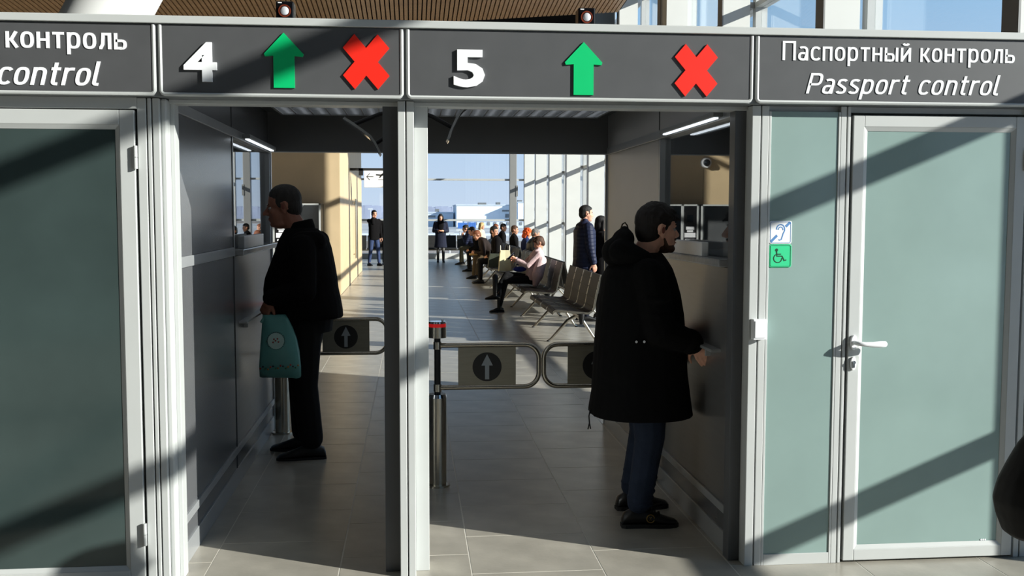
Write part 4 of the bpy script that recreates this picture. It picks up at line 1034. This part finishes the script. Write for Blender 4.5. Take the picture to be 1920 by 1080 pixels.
def person(label, loc, rz, pose='stand', H=1.72, lean=0.0, head=(0, 0), hands=None, seat=.455, knees=(.44, .44), feet=(0, 0), legw=.11, hair=('short', 'dark'), skin=SKIN, top=None, top_m=C_BLACK, bulk=1.0, hem=None, flare=1.0, leg_m=C_BTROU, leg_k=1.0, boots=0, vox=.013, shoe_m=SHOE, cross=False, collar=True, fine=False, step=0.0, twist=0.0, face=True, group=None, hunch=.0):
    s = H / 1.75; r = thing('person', label, 'person', loc, rz, group); WLOC[r.name] = Vector()
    up = Vector((math.sin(lean), 0, math.cos(lean)))
    if pose == 'stand':
        P = V(0, 0, .93 * s); N = P + up * .54 * s
        hips = [V(0, .09 * s, .90 * s), V(0, -.09 * s, .90 * s)]
        ank = [V(step + feet[0], legw, .085 * s), V(-step + feet[1], -legw, .085 * s)]; kn = [(h + a) / 2 + V(.025, 0, .02) for h, a in zip(hips, ank)]
    else:
        P = V(0, 0, seat + .10); N = P + up * .52 * s
        hips = [V(0.02, .09 * s, seat + .09), V(.02, -.09 * s, seat + .09)]
        kn = [V(knees[0], legw, seat + .07), V(knees[1], -legw, seat + .07)]; ank = [V(knees[0] + feet[0], legw, .085 * s), V(knees[1] + feet[1], -legw, .085 * s)]
        if cross: kn[1] = V(knees[1], .04, seat + .17); ank[1] = V(knees[1] + .20, .17, seat - .16)
    mid = P.lerp(N, .55) + V(-hunch, 0, 0) * 1.0
    Hc = N + (up + V(.18 + hunch, 0, 0)).normalized() * .155 * s
    hd = Head(Hc, head[0], head[1], s * (1.0 if vox < .01 else 1.03))
    sh = [N + V(0, .185 * s, 0) - up * .055 * s, N + V(0, -.185 * s, 0) - up * .055 * s]
    el, wr_l = [], []
    hands = hands or ([P + V(.05, .26, -.12), P + V(.05, -.26, -.12)] if pose == 'stand' else [P + V(.26, .12, .09), P + V(.26, -.12, .09)])
    for k in (0, 1):
        e_, w_ = ik(sh[k], hands[k], .29 * s, .25 * s, V(-.4, (.5, -.5)[k], -.8)); el.append(e_); wr_l.append(w_)
    b = MB()
    spine_loft(b, [P - up * .06, P + up * .05, mid, N, N + up * .02], [(0, .08, .13, 0), (.2, .10, .15, 0), (.55, .095, .14, 0), (.85, .095, .16, 0), (1, .05, .07, 0)], 14)
    b.cap(N - up * .02, hd.p(-.02, 0, -.05), .058 * s, .050 * s)
    for k in (0, 1):
        b.cap(hips[k], kn[k], .075 * s, .052 * s); b.cap(kn[k], ank[k], .050 * s, .034 * s); b.cap(ank[k], ank[k] + V(.11, 0, -.052), .026 * s, .018 * s)
        b.cap(sh[k], el[k], .045 * s, .036 * s); b.cap(el[k], wr_l[k], .035 * s, .026 * s)
        dv = (wr_l[k] - el[k]).normalized(); hand(b, wr_l[k], dv, V(0, -1 if k == 0 else 1, -.3) if abs(dv.y) < .8 else V(0, 0, -1), 1 if k == 0 else -1, s * 1.02, (.5, .6, .5))
    hd.skin(b, fine)
    part(b, 'body', skin, r, vox, 3 if vox > .01 else 4)
    hd.hair(hair[0], r, HAIR[hair[1]], max(vox * .8, .008))
    if face: hd.eyes(r)
    # trousers
    t = MB(); spine_loft(t, [P - up * .10, P + up * .10], [(0, .11 * s, .155 * s, 0), (.5, .125 * s, .17 * s, 0), (1, .12 * s, .165 * s, 0)], 14)
    for k in (0, 1): t.cap(hips[k], kn[k], .092 * s * leg_k, .068 * s * leg_k); t.cap(kn[k], ank[k] + V(0, 0, .03), .066 * s * leg_k, .050 * s * leg_k)
    part(t, 'trousers', leg_m, r, vox, 4)
    for k in (0, 1):
        yw = (0.06, -.06)[k]
        shoe(r, ank[k], yw, s, m=shoe_m, vox=None, boot=boots)
    # top
    j = MB(); B = bulk * s
    low = P - up * .12 if pose == 'stand' else P - up * .03
    spine_loft(j, [low, P, mid, N, N + up * .03], [(0, .125 * B, .175 * B, 0), (.25, .13 * B, .178 * B, 0), (.55, .128 * B, .175 * B, .005), (.8, .125 * B, .190 * B, 0), (.93, .09 * B, .165 * B, 0), (1, .062 * B, .075 * B, 0)], 18)
    if hem is not None and pose == 'stand':
        j.loft([(hem, -.15 * B * flare, .15 * B * flare, .20 * B * flare), ((hem + P.z) / 2, -.14 * B * (1 + flare) / 2, .14 * B * (1 + flare) / 2, .19 * B), (P.z + .05, -.128 * B, .128 * B, .175 * B)], 18)
    elif hem is not None:
        j.cap(P + V(0, .09, 0), kn[0].lerp(P, .35), .125 * B, .095 * B); j.cap(P + V(0, -.09, 0), kn[1].lerp(P, .35), .125 * B, .095 * B)
    for k in (0, 1): j.cap(sh[k], el[k], .068 * B, .056 * B); j.cap(el[k], wr_l[k].lerp(el[k], .08), .055 * B, .044 * B)
    if collar: j.cap(N + up * .005 + V(.01, .03, 0), N + up * .035 + V(.0, .03, 0), .05 * B, .045 * B); j.cap(N + up * .005 + V(.01, -.03, 0), N + up * .035 + V(.0, -.03, 0), .05 * B, .045 * B)
    part(j, top or 'jacket', top_m, r, vox, 4)
    return r, dict(P=P, N=N, head=hd, wr=wr_l, el=el, kn=kn, ank=ank, sh=sh)

# ---------------------------------------------------------------- man at the left counter
def left_man():
    s = 1.045; R = thing('person', 'heavy man in black with cropped hair at the left counter, holding a turquoise bag', 'person', (-.735, 6.86, 0), PI); WLOC[R.name] = Vector()
    # local: +X is towards the counter (world -X); near side (camera) is local +Y
    hd = Head((.112, .0, 1.672), 0, .16, 1.13)
    b = MB()
    b.loft([(.86, -.17, .13, .18), (1.0, -.19, .17, .19), (1.2, -.18, .18, .19), (1.4, -.16, .12, .19), (1.5, -.10, .08, .10)], 18)
    b.cap((0, 0, 1.47), hd.p(-.02, 0, -.04), .075, .066)
    hipN, knN, anN = V(-.03, .10, .92), V(-.02, .11, .50), V(-.06, .12, .088); hipF, knF, anF = V(-.03, -.10, .92), V(.02, -.11, .50), V(.02, -.13, .088)
    for h, k, a in ((hipN, knN, anN), (hipF, knF, anF)): b.cap(h, k, .088, .06); b.cap(k, a, .058, .038); b.cap(a, a + V(.12, 0, -.056), .028, .02)
    shN, elN, wrN = V(-.03, .215, 1.40), V(-.05, .29, 1.13), V(.178, .255, 1.075)
    shF, elF, wrF = V(-.02, -.215, 1.40), V(.02, -.28, 1.12), V(.16, -.24, 1.02)
    for a, e_, w in ((shN, elN, wrN), (shF, elF, wrF)): b.cap(a, e_, .052, .044); b.cap(e_, w, .042, .031)
    hand(b, wrN, V(.35, -.08, -.93), V(-.55, -.75, -.2), 1, 1.08, (.75, 1.15, .8), .01, .5)
    hand(b, wrF, V(.45, .1, -.9), V(0, 1, 0), -1, 1.06, (.3, .4, .3))
    hd.skin(b, True, 1.06)
    hd.e(b, (.028, 0, -.098), (.050, .052, .030))
    part(b, 'body', SKIN3, R, .0052, 5)
    hd.hair('crop', R, HAIR['cropped'], .006); hd.eyes(R)
    t = MB(); t.loft([(.84, -.20, .15, .20), (.93, -.21, .17, .21), (1.02, -.20, .16, .20)], 18)
    for h, k, a in ((hipN, knN, anN), (hipF, knF, anF)):
        t.cap(h + V(0, 0, -.04), k, .118, .094); t.cap(k, a + V(-.005, 0, .05), .092, .080)
    part(t, 'trousers', C_BTROU, R, .008, 6)
    shoe(R, anN, .10, 1.10, vox=None, ln=.285); shoe(R, anF, -.12, 1.10, vox=None, ln=.285)
    j = MB(); j.loft([(.935, -.275, .185, .255), (.99, -.272, .225, .262), (1.07, -.258, .246, .265), (1.13, -.245, .247, .262), (1.20, -.238, .236, .257), (1.30, -.222, .197, .248), (1.40, -.202, .160, .232), (1.45, -.185, .145, .205), (1.495, -.150, .120, .150), (1.53, -.105, .100, .095)], 26, power=2.3)
    j.cap((-.105, .14, 1.44), (-.02, .15, 1.44), .075, .07); j.cap((-.105, -.14, 1.44), (-.02, -.15, 1.44), .075, .07)
    j.cap(shN, elN, .092, .078); j.cap(elN, wrN - V(.015, 0, -.01), .076, .058); j.cap(shF, elF, .092, .078); j.cap(elF, wrF, .076, .055)
    part(j, 'jacket', C_BLACK, R, .009, 5)
    c = MB(); rr = []
    for z, rx, ry, cx in ((1.485, .098, .092, -.004), (1.53, .093, .084, .0), (1.575, .084, .078, .006)):
        rr.append([(cx + rx * math.cos(a), ry * math.sin(a), z + .02 * math.cos(a) * -1) for a in [2 * PI * k / 24 for k in range(24)]])
    c.rings(rr); part(c, 'collar', C_BLACK, R, .007, 3)
    return R, (wrN, hd)
LM, lm = left_man()

# ---------------------------------------------------------------- turquoise carrier bag
M['bag_teal'] = mat('turquoise plastic film', lin(104, 172, 168), .4, 0, .06, 9, bump=.25, bscale=14)
def carrier():
    g = thing('carrier_bag', 'turquoise plastic carrier bag with a round printed badge hanging from the heavy man\'s hand', 'bag', (-.93, 6.60, .57)); o = WLOC[g.name]
    ox, y, mb = 0, 6.60, MB(); dX, dZ = .035, .043
    prof = [(z + .043, a + .035, b + .035, c) for z, a, b, c in [(.535, -1.015, -.752, .030), (.60, -1.018, -.752, .060), (.70, -1.010, -.760, .068), (.78, -1.003, -.775, .060), (.85, -.997, -.800, .045), (.91, -.992, -.828, .030), (.935, -.990, -.845, .020)]]
    rr = []
    for i, (z, a, c, hy) in enumerate(prof):
        n = 22; ring = []
        for k in range(n):
            t = 2 * PI * k / n; ct, st = math.cos(t), math.sin(t)
            wob = .006 * math.sin(5 * t + i) + .004 * noise.noise((ct * 4, st * 4, z * 22))
            ring.append(((a + c) / 2 + (c - a) / 2 * math.copysign(abs(ct) ** .55, ct), y + (hy + wob) * math.copysign(abs(st) ** .9, st), z + (.012 * math.sin(t * 2) if i == 0 else 0) - .10 * (ct > 0) * 0))
        rr.append(ring)
    mb.rings(rr); mb.build('bag_film', M['bag_teal'], g, smooth='all')
    h = MB()
    for dx in (-.026, .026):
        h.tube([(-.935 + dx, y - .02, .93), (-.925 + dx * .6, y + .0, .965), (-.914, y + .012, .985), (-.925 + dx * .6, y + .03, .96), (-.935 + dx, y + .04, .93)], .010, 8)
    h.build('loop_handle', M['bag_teal'], g, smooth='all')
    zc_, xc = .815, -.865; yf = y - .064
    b = MB(); b.cyl((xc, yf + .03, zc_), (xc, yf - .003, zc_), .052, .052, 32); ba = b.build('badge', mat('pale mint print', lin(190, 225, 220), .5), g)
    rg = MB()
    for k in range(28): a = 2 * PI * k / 28; rg.box(xc + .056 * math.cos(a) - .0028, yf - .004, zc_ + .056 * math.sin(a) - .002, xc + .056 * math.cos(a) + .0028, yf + .02, zc_ + .056 * math.sin(a) + .002)
    rg.build('badge_text_ring', mat('dark teal print', lin(40, 80, 84), .5), ba, kind='stuff')
    f = MB()
    for a, c in ((-.012, .012), (.010, .014), (-.002, .002), (.016, -.006), (-.018, -.008)): f.cyl((xc + a, yf + .0, zc_ + c), (xc + a, yf - .0045, zc_ + c), .0055, n=10)
    f.build('badge_flower', mat('red brown print', lin(150, 70, 60), .5), ba, kind='stuff')
    rnd = random.Random(2); cols = [lin(170, 60, 50), lin(40, 50, 70), lin(60, 120, 80), lin(190, 120, 60)]
    for ci, c in enumerate(cols):
        q = MB()
        for k in range(16):
            if k % 4 != ci: continue
            x = -.965 + k * .0158; zz = .640 + .010 * math.sin(k * 1.7) + .028 * (k / 16.) * .5; q.ell((x, y - .066, zz), (.006, .010, .006), None, 8, 5)
        q.build('printed_border', mat('print colour %d' % ci, c, .5), g, kind='stuff')
    return g
carrier()

# ---------------------------------------------------------------- man at the right counter
def right_man():
    R = thing('person', 'bearded man in a long black hooded parka and jeans facing the right counter', 'person', (1.225, 5.22, 0), 0); WLOC[R.name] = Vector()
    # local +X = world +X, near side (camera) is local -Y
    hd = Head((.058, .0, 1.545), .20, .03, 1.06)
    b = MB()
    b.loft([(.84, -.12, .12, .16), (1.0, -.12, .13, .16), (1.2, -.12, .12, .17), (1.33, -.10, .09, .18), (1.42, -.06, .06, .09)], 18)
    b.cap((-.035, 0, 1.38), hd.p(-.022, 0, -.04), .066, .060)
    hn, kn, an = V(-.005, -.09, .82), V(.0, -.115, .46), V(-.055, -.13, .088); hf, kf, af = V(-.0, .09, .82), V(.03, .14, .46), V(-.02, .19, .088)
    for h, k, a in ((hn, kn, an), (hf, kf, af)): b.cap(h, k, .08, .055); b.cap(k, a, .053, .035); b.cap(a, a + V(.11, 0, -.056), .026, .019)
    sn, en, wn_ = V(-.03, -.19, 1.31), V(.015, -.245, 1.04), V(.205, -.225, .968); sf, ef, wf_ = V(-.03, .19, 1.31), V(.03, .25, 1.05), V(.20, .22, .95)
    for a, e_, w in ((sn, en, wn_), (sf, ef, wf_)): b.cap(a, e_, .048, .04); b.cap(e_, w, .038, .027)
    hand(b, wn_, V(.50, .05, -.86), V(.25, .95, .1), -1, .92, (.22, .42, .40), .03, .9)
    hand(b, wf_, V(.5, .1, -.8), V(.0, -1, 0), 1, 1.0, (.3, .4, .3))
    hd.skin(b, True, 1.0)
    part(b, 'body', mat('fair ruddy skin', lin(238, 182, 156), .5, 0, .07, 25, spec=.4), R, .0048, 5)
    hd.hair('thick', R, HAIR['dark'], .0058); hd.eyes(R)
    bd = MB(); hd.e(bd, (.038, 0, -.088), (.0535, .0525, .030)); hd.e(bd, (.074, 0, -.094), (.0225, .026, .022))
    for s in (-1, 1): hd.k(bd, (.012, .058 * s, -.045), (.028, .052 * s, -.085), .006, .012)
    hd.k(bd, (.090, -.018, -.048), (.090, .018, -.048), .0075, .0075)
    part(bd, 'beard', HAIR['brown'], R, .0055, 2)
    t = MB(); t.loft([(.72, -.13, .13, .17), (.85, -.14, .14, .18), (.95, -.13, .13, .17)], 18)
    for h, k, a, sg in ((hn, kn, an, -1), (hf, kf, af, 1)):
        t.cap(h + V(0, 0, -.05), k, .108, .080); t.cap(k, a + V(.0, 0, .04), .078, .064)
        for q in range(5): zz = .12 + .035 * q; p = a.lerp(k, (zz - .09) / .37); t.ell((p.x + .003 * (-1) ** q, p.y, zz), (.072 + .003 * (q % 2), .070, .013))
    part(t, 'jeans', C_JEANS, R, .0075, 3)
    for a, yw in ((an, -.04), (af, .10)):
        so = shoe(R, a, yw, 1.04, vox=None, ln=.278)
        lc_ = MB()
        for q in range(4): xx = a.x + .035 + .022 * q; lc_.tube([(xx, a.y - .03, .098 - .012 * q), (xx + .005, a.y, .112 - .012 * q), (xx, a.y + .03, .098 - .012 * q)], .0035, 6)
        lc_.tube([(a.x + .05, a.y - .01, .11), (a.x + .085, a.y - .05, .135), (a.x + .11, a.y - .05, .14), (a.x + .07, a.y - .01, .108)], .003, 6)
        lc_.build('laces', M['gasket'], so, origin=Vector(), smooth='all')
        if a is an:
            em = MB(); c = V(a.x + .052, a.y - .043, .052)
            em.tube([(c.x + .020 * math.cos(q), c.y + .003 * math.sin(q), c.z + .020 * math.sin(q)) for q in [2 * PI * k / 20 for k in range(20)]], .0028, 6, True)
            for q in range(6): aa = PI * q / 3; em.cap(c, c + V(.010 * math.cos(aa), 0, .010 * math.sin(aa)), .002, .0015, 6)
            em.build('shoe_emblem', mat('gold thread', lin(150, 118, 60), .5, .3), so, origin=Vector())
    j = MB(); j.loft([(.575, -.298, .246, .285), (.62, -.292, .238, .283), (.69, -.280, .228, .280), (.79, -.277, .214, .272), (.97, -.266, .203, .262), (1.10, -.256, .192, .255), (1.21, -.243, .172, .248), (1.29, -.233, .148, .238), (1.345, -.205, .128, .215), (1.395, -.155, .098, .155), (1.425, -.115, .075, .105)], 28, power=2.35)
    j.cap(sn, en, .094, .082); j.cap(en, wn_.lerp(en, .10), .080, .062); j.cap(sf, ef, .094, .082); j.cap(ef, wf_.lerp(ef, .1), .080, .06)
    for q, z in enumerate((1.20, 1.12, 1.06)): j.ell((-.005 + .01 * q, -.232, z), (.088, .09, .018))
    part(j, 'parka', C_PARKA, R, .009, 3)
    hh = MB()
    hh.ell((-.150, 0, 1.425), (.085, .15, .085), Matrix.Rotation(.5, 3, 'Y')); hh.ell((-.125, 0, 1.49), (.055, .125, .062), Matrix.Rotation(.35, 3, 'Y')); hh.cap((-.05, -.13, 1.39), (-.15, -.10, 1.43), .055, .07); hh.cap((-.05, .13, 1.39), (-.15, .10, 1.43), .055, .07); hh.ell((-.118, 0, 1.535), (.022, .06, .03)); hh.cap((.0, -.11, 1.365), (.10, -.07, 1.325), .045, .03); hh.cap((.0, .11, 1.365), (.10, .07, 1.325), .045, .03)
    hood = part(hh, 'hood', C_PARKA, R, .009, 3)
    lp = MB(); lp.tube([(-.14, -.008, 1.545), (-.132, -.012, 1.572), (-.118, -.010, 1.580), (-.105, -.006, 1.565), (-.100, -.004, 1.545)], .004, 8); lp.build('hanger_loop', mat('brown cord', lin(62, 52, 40), .8), hood, origin=Vector(), smooth='all')
    for x, z in ((-.110, .987), (-.070, .987)):
        q = MB(); yb = -.2665
        q.cyl((x, yb + .012, z), (x, yb - .006, z), .0075, .0065, 16); q.build('press_stud', M['chrome'], R, smooth=True, origin=Vector())
    z_ = MB(); z_.tube([(-.296, -.02, .60), (-.303, -.02, .565), (-.300, -.02, .53)], .004, 6); z_.tube([(-.300, -.02, .53), (-.308, -.02, .495)], .0035, 6); z_.tube([(-.300, -.02, .53), (-.294, -.02, .497)], .0035, 6)
    z_.build('zip_pull', M['gasket'], R, origin=Vector(), smooth='all')
    cf = MB(); rr = []
    d = (wn_ - en).normalized(); u_, w_ = MB._fr(d); c = wn_.lerp(en, .12)
    for t_, r_ in ((0, .064), (.03, .066), (.045, .062)): rr.append([c - d * .03 + d * t_ + (u_ * math.cos(a) + w_ * math.sin(a)) * r_ for a in [2 * PI * k / 20 for k in range(20)]])
    cf.rings(rr); part(cf, 'cuff', C_PARKA, R)
    return R
right_man()

# ---------------------------------------------------------------- people in the hall
def dark(n): return C_BLACK
r, q = person('woman walking in a long dark navy coat with long dark hair and boots', (.98, 34.6, 0), -PI / 2, H=1.64, hair=('long', 'black'), top='coat', top_m=cloth('dark navy coat', lin(26, 30, 48)), bulk=1.12, hem=.50, flare=1.08, leg_m=C_GREYT, boots=.30, hands=[V(.20, .10, 1.08), V(.20, -.10, 1.08)], vox=.016, step=.06, leg_k=.85, legw=.09)
sc = MB(); spine_loft(sc, [V(.02, 0, 1.08), V(.03, 0, 1.40)], [(0, .12, .10, .02), (.5, .13, .13, .01), (1, .09, .11, .01)], 14); part(sc, 'scarf', C_BLACK, r, .016, 3)
r, q = person('man in a black jacket and jeans on the phone beside the beige wall', (-1.19, 32.4, 0), -.95, H=1.76, hair=('short', 'black'), leg_m=C_BLUEJ, hands=[V(.05, .27, .80), V(.13, -.12, 1.52)], vox=.015, step=.10, head=(-.2, .05), legw=.12)
ph = MB().box(.085, -.125, 1.535, .10, -.115, 1.64); part(ph, 'phone', M['phone'], r)
person('person in black standing in the hall, mostly hidden behind the middle post', (-.80, 33.0, 0), -1.2, H=1.70, hair=('short', 'dark'), vox=.017, leg_m=C_BTROU)
r, q = person('man in a navy quilted jacket standing with a case beside the nearest bench', (2.62, 15.28, 0), .15, H=1.765, hair=('short', 'black'), skin=SKIN2, top_m=C_NAVY, bulk=1.24, hem=.80, hands=[V(.03, .28, .80), V(.07, -.28, .82)], vox=.010, leg_m=cloth('dark navy trousers', lin(24, 28, 44)), head=(.0, .05), legw=.12, fine=True)
qm = MB()
for z in [.90 + .055 * k for k in range(10)]:
    pass
w_ = q['wr'][1]
cs = MB(); cs.box(w_.x - .15, w_.y - .06, .44, w_.x + .19, w_.y + .06, .70); br_ = thing('briefcase', 'black briefcase held by the man in the navy quilted jacket', 'bag', (2.62 + w_.x, 15.28 + w_.y + .01, .44), .15); WLOC[br_.name] = Vector()
cs = MB().box(-.19, -.055, 0, .19, .055, .25); part(cs, 'case_body', SHOE, br_); ch = MB(); ch.tube([(-.06, 0, .25), (-.05, 0, .285), (.05, 0, .285), (.06, 0, .25)], .01, 8); part(ch, 'case_handle', SHOE, br_)
person('dark haired woman in black behind the man in the navy quilted jacket', (2.93, 15.62, 0), .05, H=1.60, hair=('bob', 'black'), top_m=C_BLACK, bulk=1.05, hem=.60, vox=.014, boots=.2, hands=[V(.16, .12, 1.10), V(.10, -.16, 1.28)], legw=.09)
# seated, left facing row (forward = world -X)
def sit(label, x, y, **k): return person(label, (x - (.04 if x < 2.3 else -.03), y, 0), k.pop('rz', PI), 'sit', **k)
r, q = sit('woman in a pale pink shawl sitting with crossed legs and looking at a phone', 2.05, 16.85, H=1.56, lean=-.22, seat=.455, head=(0, .45), hair=('pixie', 'brown'), skin=SKIN, top='shawl', top_m=C_PINK, bulk=1.12, hands=[V(.27, .05, .86), V(.28, -.06, .88)], cross=True, knees=(.46, .44), feet=(.10, 0), boots=.30, leg_m=C_BTROU, vox=.009, legw=.10, fine=True, leg_k=.95)
ph = MB().obox(q['wr'][0] + V(.085, -.05, .075), (.006, 0, .012), (0, .036, 0), (-.055, 0, .05)); part(ph, 'phone', M['phone'], r)
dr = MB(); dr.cap((-.13, .17, .86), (-.06, .23, .62), .09, .10); dr.cap((-.06, .23, .62), (-.02, .25, .47), .09, .05); dr.cap((-.13, -.17, .86), (-.06, -.21, .66), .09, .08); dr.cap((-.06, .09, .88), (.06, .05, .76), .07, .05); part(dr, 'shawl_end', C_PINK, r, .012, 3)
sf = MB(); sf.cap((-.08, 0, .955), (.0, .0, .86), .055, .045); part(sf, 'scarf', cloth('peach scarf', lin(232, 186, 150)), r, .012, 2)
hb = thing('handbag', 'small bright blue bag on the lap of the woman in pink', 'bag', (1.80, 16.88, .66)); m_ = MB(); m_.ell((1.80, 16.88, .71), (.12, .08, .045)); m_.build('bag_body', cloth('blue cloth', lin(38, 58, 150), .6), hb, smooth='all'); m_ = MB(); m_.tube([(1.72, 16.86, .73), (1.74, 16.85, .79), (1.84, 16.85, .79), (1.87, 16.86, .73)], .008, 8); m_.build('bag_strap', cloth('dark blue cloth', lin(24, 30, 80), .6), hb, smooth='all')
r, q = sit('stooped man in dark brown jacket and olive trousers with a parcel on his knees', 2.10, 25.75, H=1.76, lean=.62, head=(.35, .45), hair=('short', 'auburn'), skin=SKIN, top_m=C_BROWN, bulk=1.12, hands=[V(.46, .10, .66), V(.46, -.06, .68)], knees=(.46, .44), feet=(.04, -.05), leg_m=C_OLIVE, vox=.014, legw=.13)
bk_ = MB().obox(V(.50, .02, .615), (.10, 0, .0), (0, .16, 0), (0, 0, .02)); part(bk_, 'brown_parcel', mat('brown parcel', lin(190, 150, 84), .6), r)
sit('man all in black bent forward behind the stooped man', 2.10, 29.0, H=1.78, lean=.5, head=(.2, .35), hair=('short', 'dark'), hands=[V(.42, .12, .62), V(.42, -.10, .62)], vox=.017, feet=(.0, -.06), bulk=1.08)
sit('dark haired man in a navy puffer jacket resting his chin on his hands', 2.08, 33.0, H=1.76, lean=.42, head=(.1, .2), hair=('short', 'black'), top_m=C_NAVY, bulk=1.25, hands=[V(.36, .05, .93), V(.36, -.05, .93)], leg_m=C_KHAKI, vox=.017, feet=(.02, -.05))
# seated, right facing row and beyond
sit('black haired man in a black coat beside the stooped man, head turned to the fins', 2.09, 23.9, H=1.76, lean=.12, head=(2.5, .1), hair=('short', 'black'), vox=.013, bulk=1.10)
sit('red haired person in a dark blue jacket seated back to back with the paper bag', 2.70, 24.35, rz=.0, H=1.60, lean=.05, head=(-.5, .35), hair=('curly', 'red'), top_m=cloth('dark blue jacket', lin(34, 48, 92)), vox=.012, bulk=1.08, face=False)
sit('grey haired sitter in a glossy black padded jacket', 2.66, 22.9, rz=.0, H=1.66, lean=.14, head=(.0, .35), hair=('short', 'grey'), top_m=C_GREYJ, bulk=1.30, vox=.012)
sit('dark haired man seated behind the stooped man, face in the sun', 2.72, 31.4, rz=.0, H=1.74, lean=.1, head=(-.5, .1), hair=('short', 'dark'), vox=.016, bulk=1.05)
sit('brown haired person seated far back between the stooped man and the puffer jacket', 2.72, 34.2, rz=.2, H=1.66, lean=.1, head=(-.3, .2), hair=('short', 'auburn'), top_m=C_BROWN, vox=.017)
sit('blond woman in a pale beige coat by the far window, right of the puffer jacket', 2.42, 36.3, rz=-.5, H=1.72, lean=.05, head=(0, .1), hair=('bob', 'blond'), top_m=C_BEIGEJ, vox=.017, knees=(.42, .42))
sit('grey haired person partly hidden behind the red haired sitter', 2.72, 27.3, rz=.0, H=1.70, lean=.0, head=(-.3, .1), hair=('short', 'brown'), top_m=C_BLACK, vox=.016)

# officer behind the right counter
st = thing('office_stool', 'dark office stool behind the right counter', 'stool', (2.05, 6.25, 0)); m_ = MB(); m_.cyl((2.05, 6.25, .48), (2.05, 6.25, .525), .21, .21, 24); m_.build('seat', M['black'], st, smooth=True); m_ = MB(); m_.cyl((2.05, 6.25, .05), (2.05, 6.25, .5), .025, .025, 12); m_.build('stem', M['steel'], st, smooth=True); m_ = MB(); m_.cyl((2.05, 6.25, 0), (2.05, 6.25, .05), .24, .05, 24); m_.build('base', M['black'], st, smooth=True)
person('officer with blond hair sitting behind the right counter window', (2.05, 6.25, 0), PI, 'sit', H=1.62, seat=.56, lean=.12, head=(.1, .25), hair=('bob', 'blond'), top_m=cloth('dark uniform cloth', lin(34, 44, 46)), vox=.014, knees=(.38, .38), legw=.12, feet=(-.1, -.1), hands=[V(.30, .12, .86), V(.30, -.12, .86)])

# ---------------------------------------------------------------- bag at the right edge, carried by a passer-by outside the frame
bb = thing('shoulder_bag', 'large black bag at the lower right corner in front of the right door', 'bag', (1.648, 2.5, .762)); WLOC[bb.name] = Vector()
m_ = MB(); m_.loft([(0.0, -.055, .17, .06), (.015, -.075, .20, .09), (.06, -.092, .22, .105), (.10, -.100, .225, .11), (.15, -.088, .22, .105), (.20, -.066, .20, .09), (.25, -.045, .17, .065), (.28, -.03, .14, .035)], 24, power=2.6)
part(m_, 'bag_body', cloth('black soft leather', lin(24, 23, 23), .6, .6, 10), bb, .007, 3)
m_ = MB()
for x in (-.03, .0, .03, .06, .1): m_.cap((x, -.06, .25), (x - .02, -.10, .14), .006, .004)
part(m_, 'gathered_fold', C_BLACK, bb)
m_ = MB(); m_.tube([(.08, .01, .26), (.13, .02, .38), (.20, .03, .47), (.25, .03, .46), (.20, .03, .28)], .012, 10); part(m_, 'bag_strap', C_BLACK, bb)
person('person in a dark coat at the right edge carrying the black bag', (2.13, 2.55, 0), 1.2, H=1.62, hair=('bob', 'dark'), hem=.6, vox=.016, hands=[V(.15, .27, .95), V(.1, -.27, .85)])

# ------------------------------------------------------------------ bake the modifiers once
def bake():
    dg = bpy.context.evaluated_depsgraph_get(); done = {}
    for o in BAKE:
        if o.data.name not in done:
            done[o.data.name] = bpy.data.meshes.new_from_object(o.evaluated_get(dg))
    for o in BAKE:
        nm = o.data.name
        if nm in done: o.modifiers.clear(); o.data = done[nm]
bake()
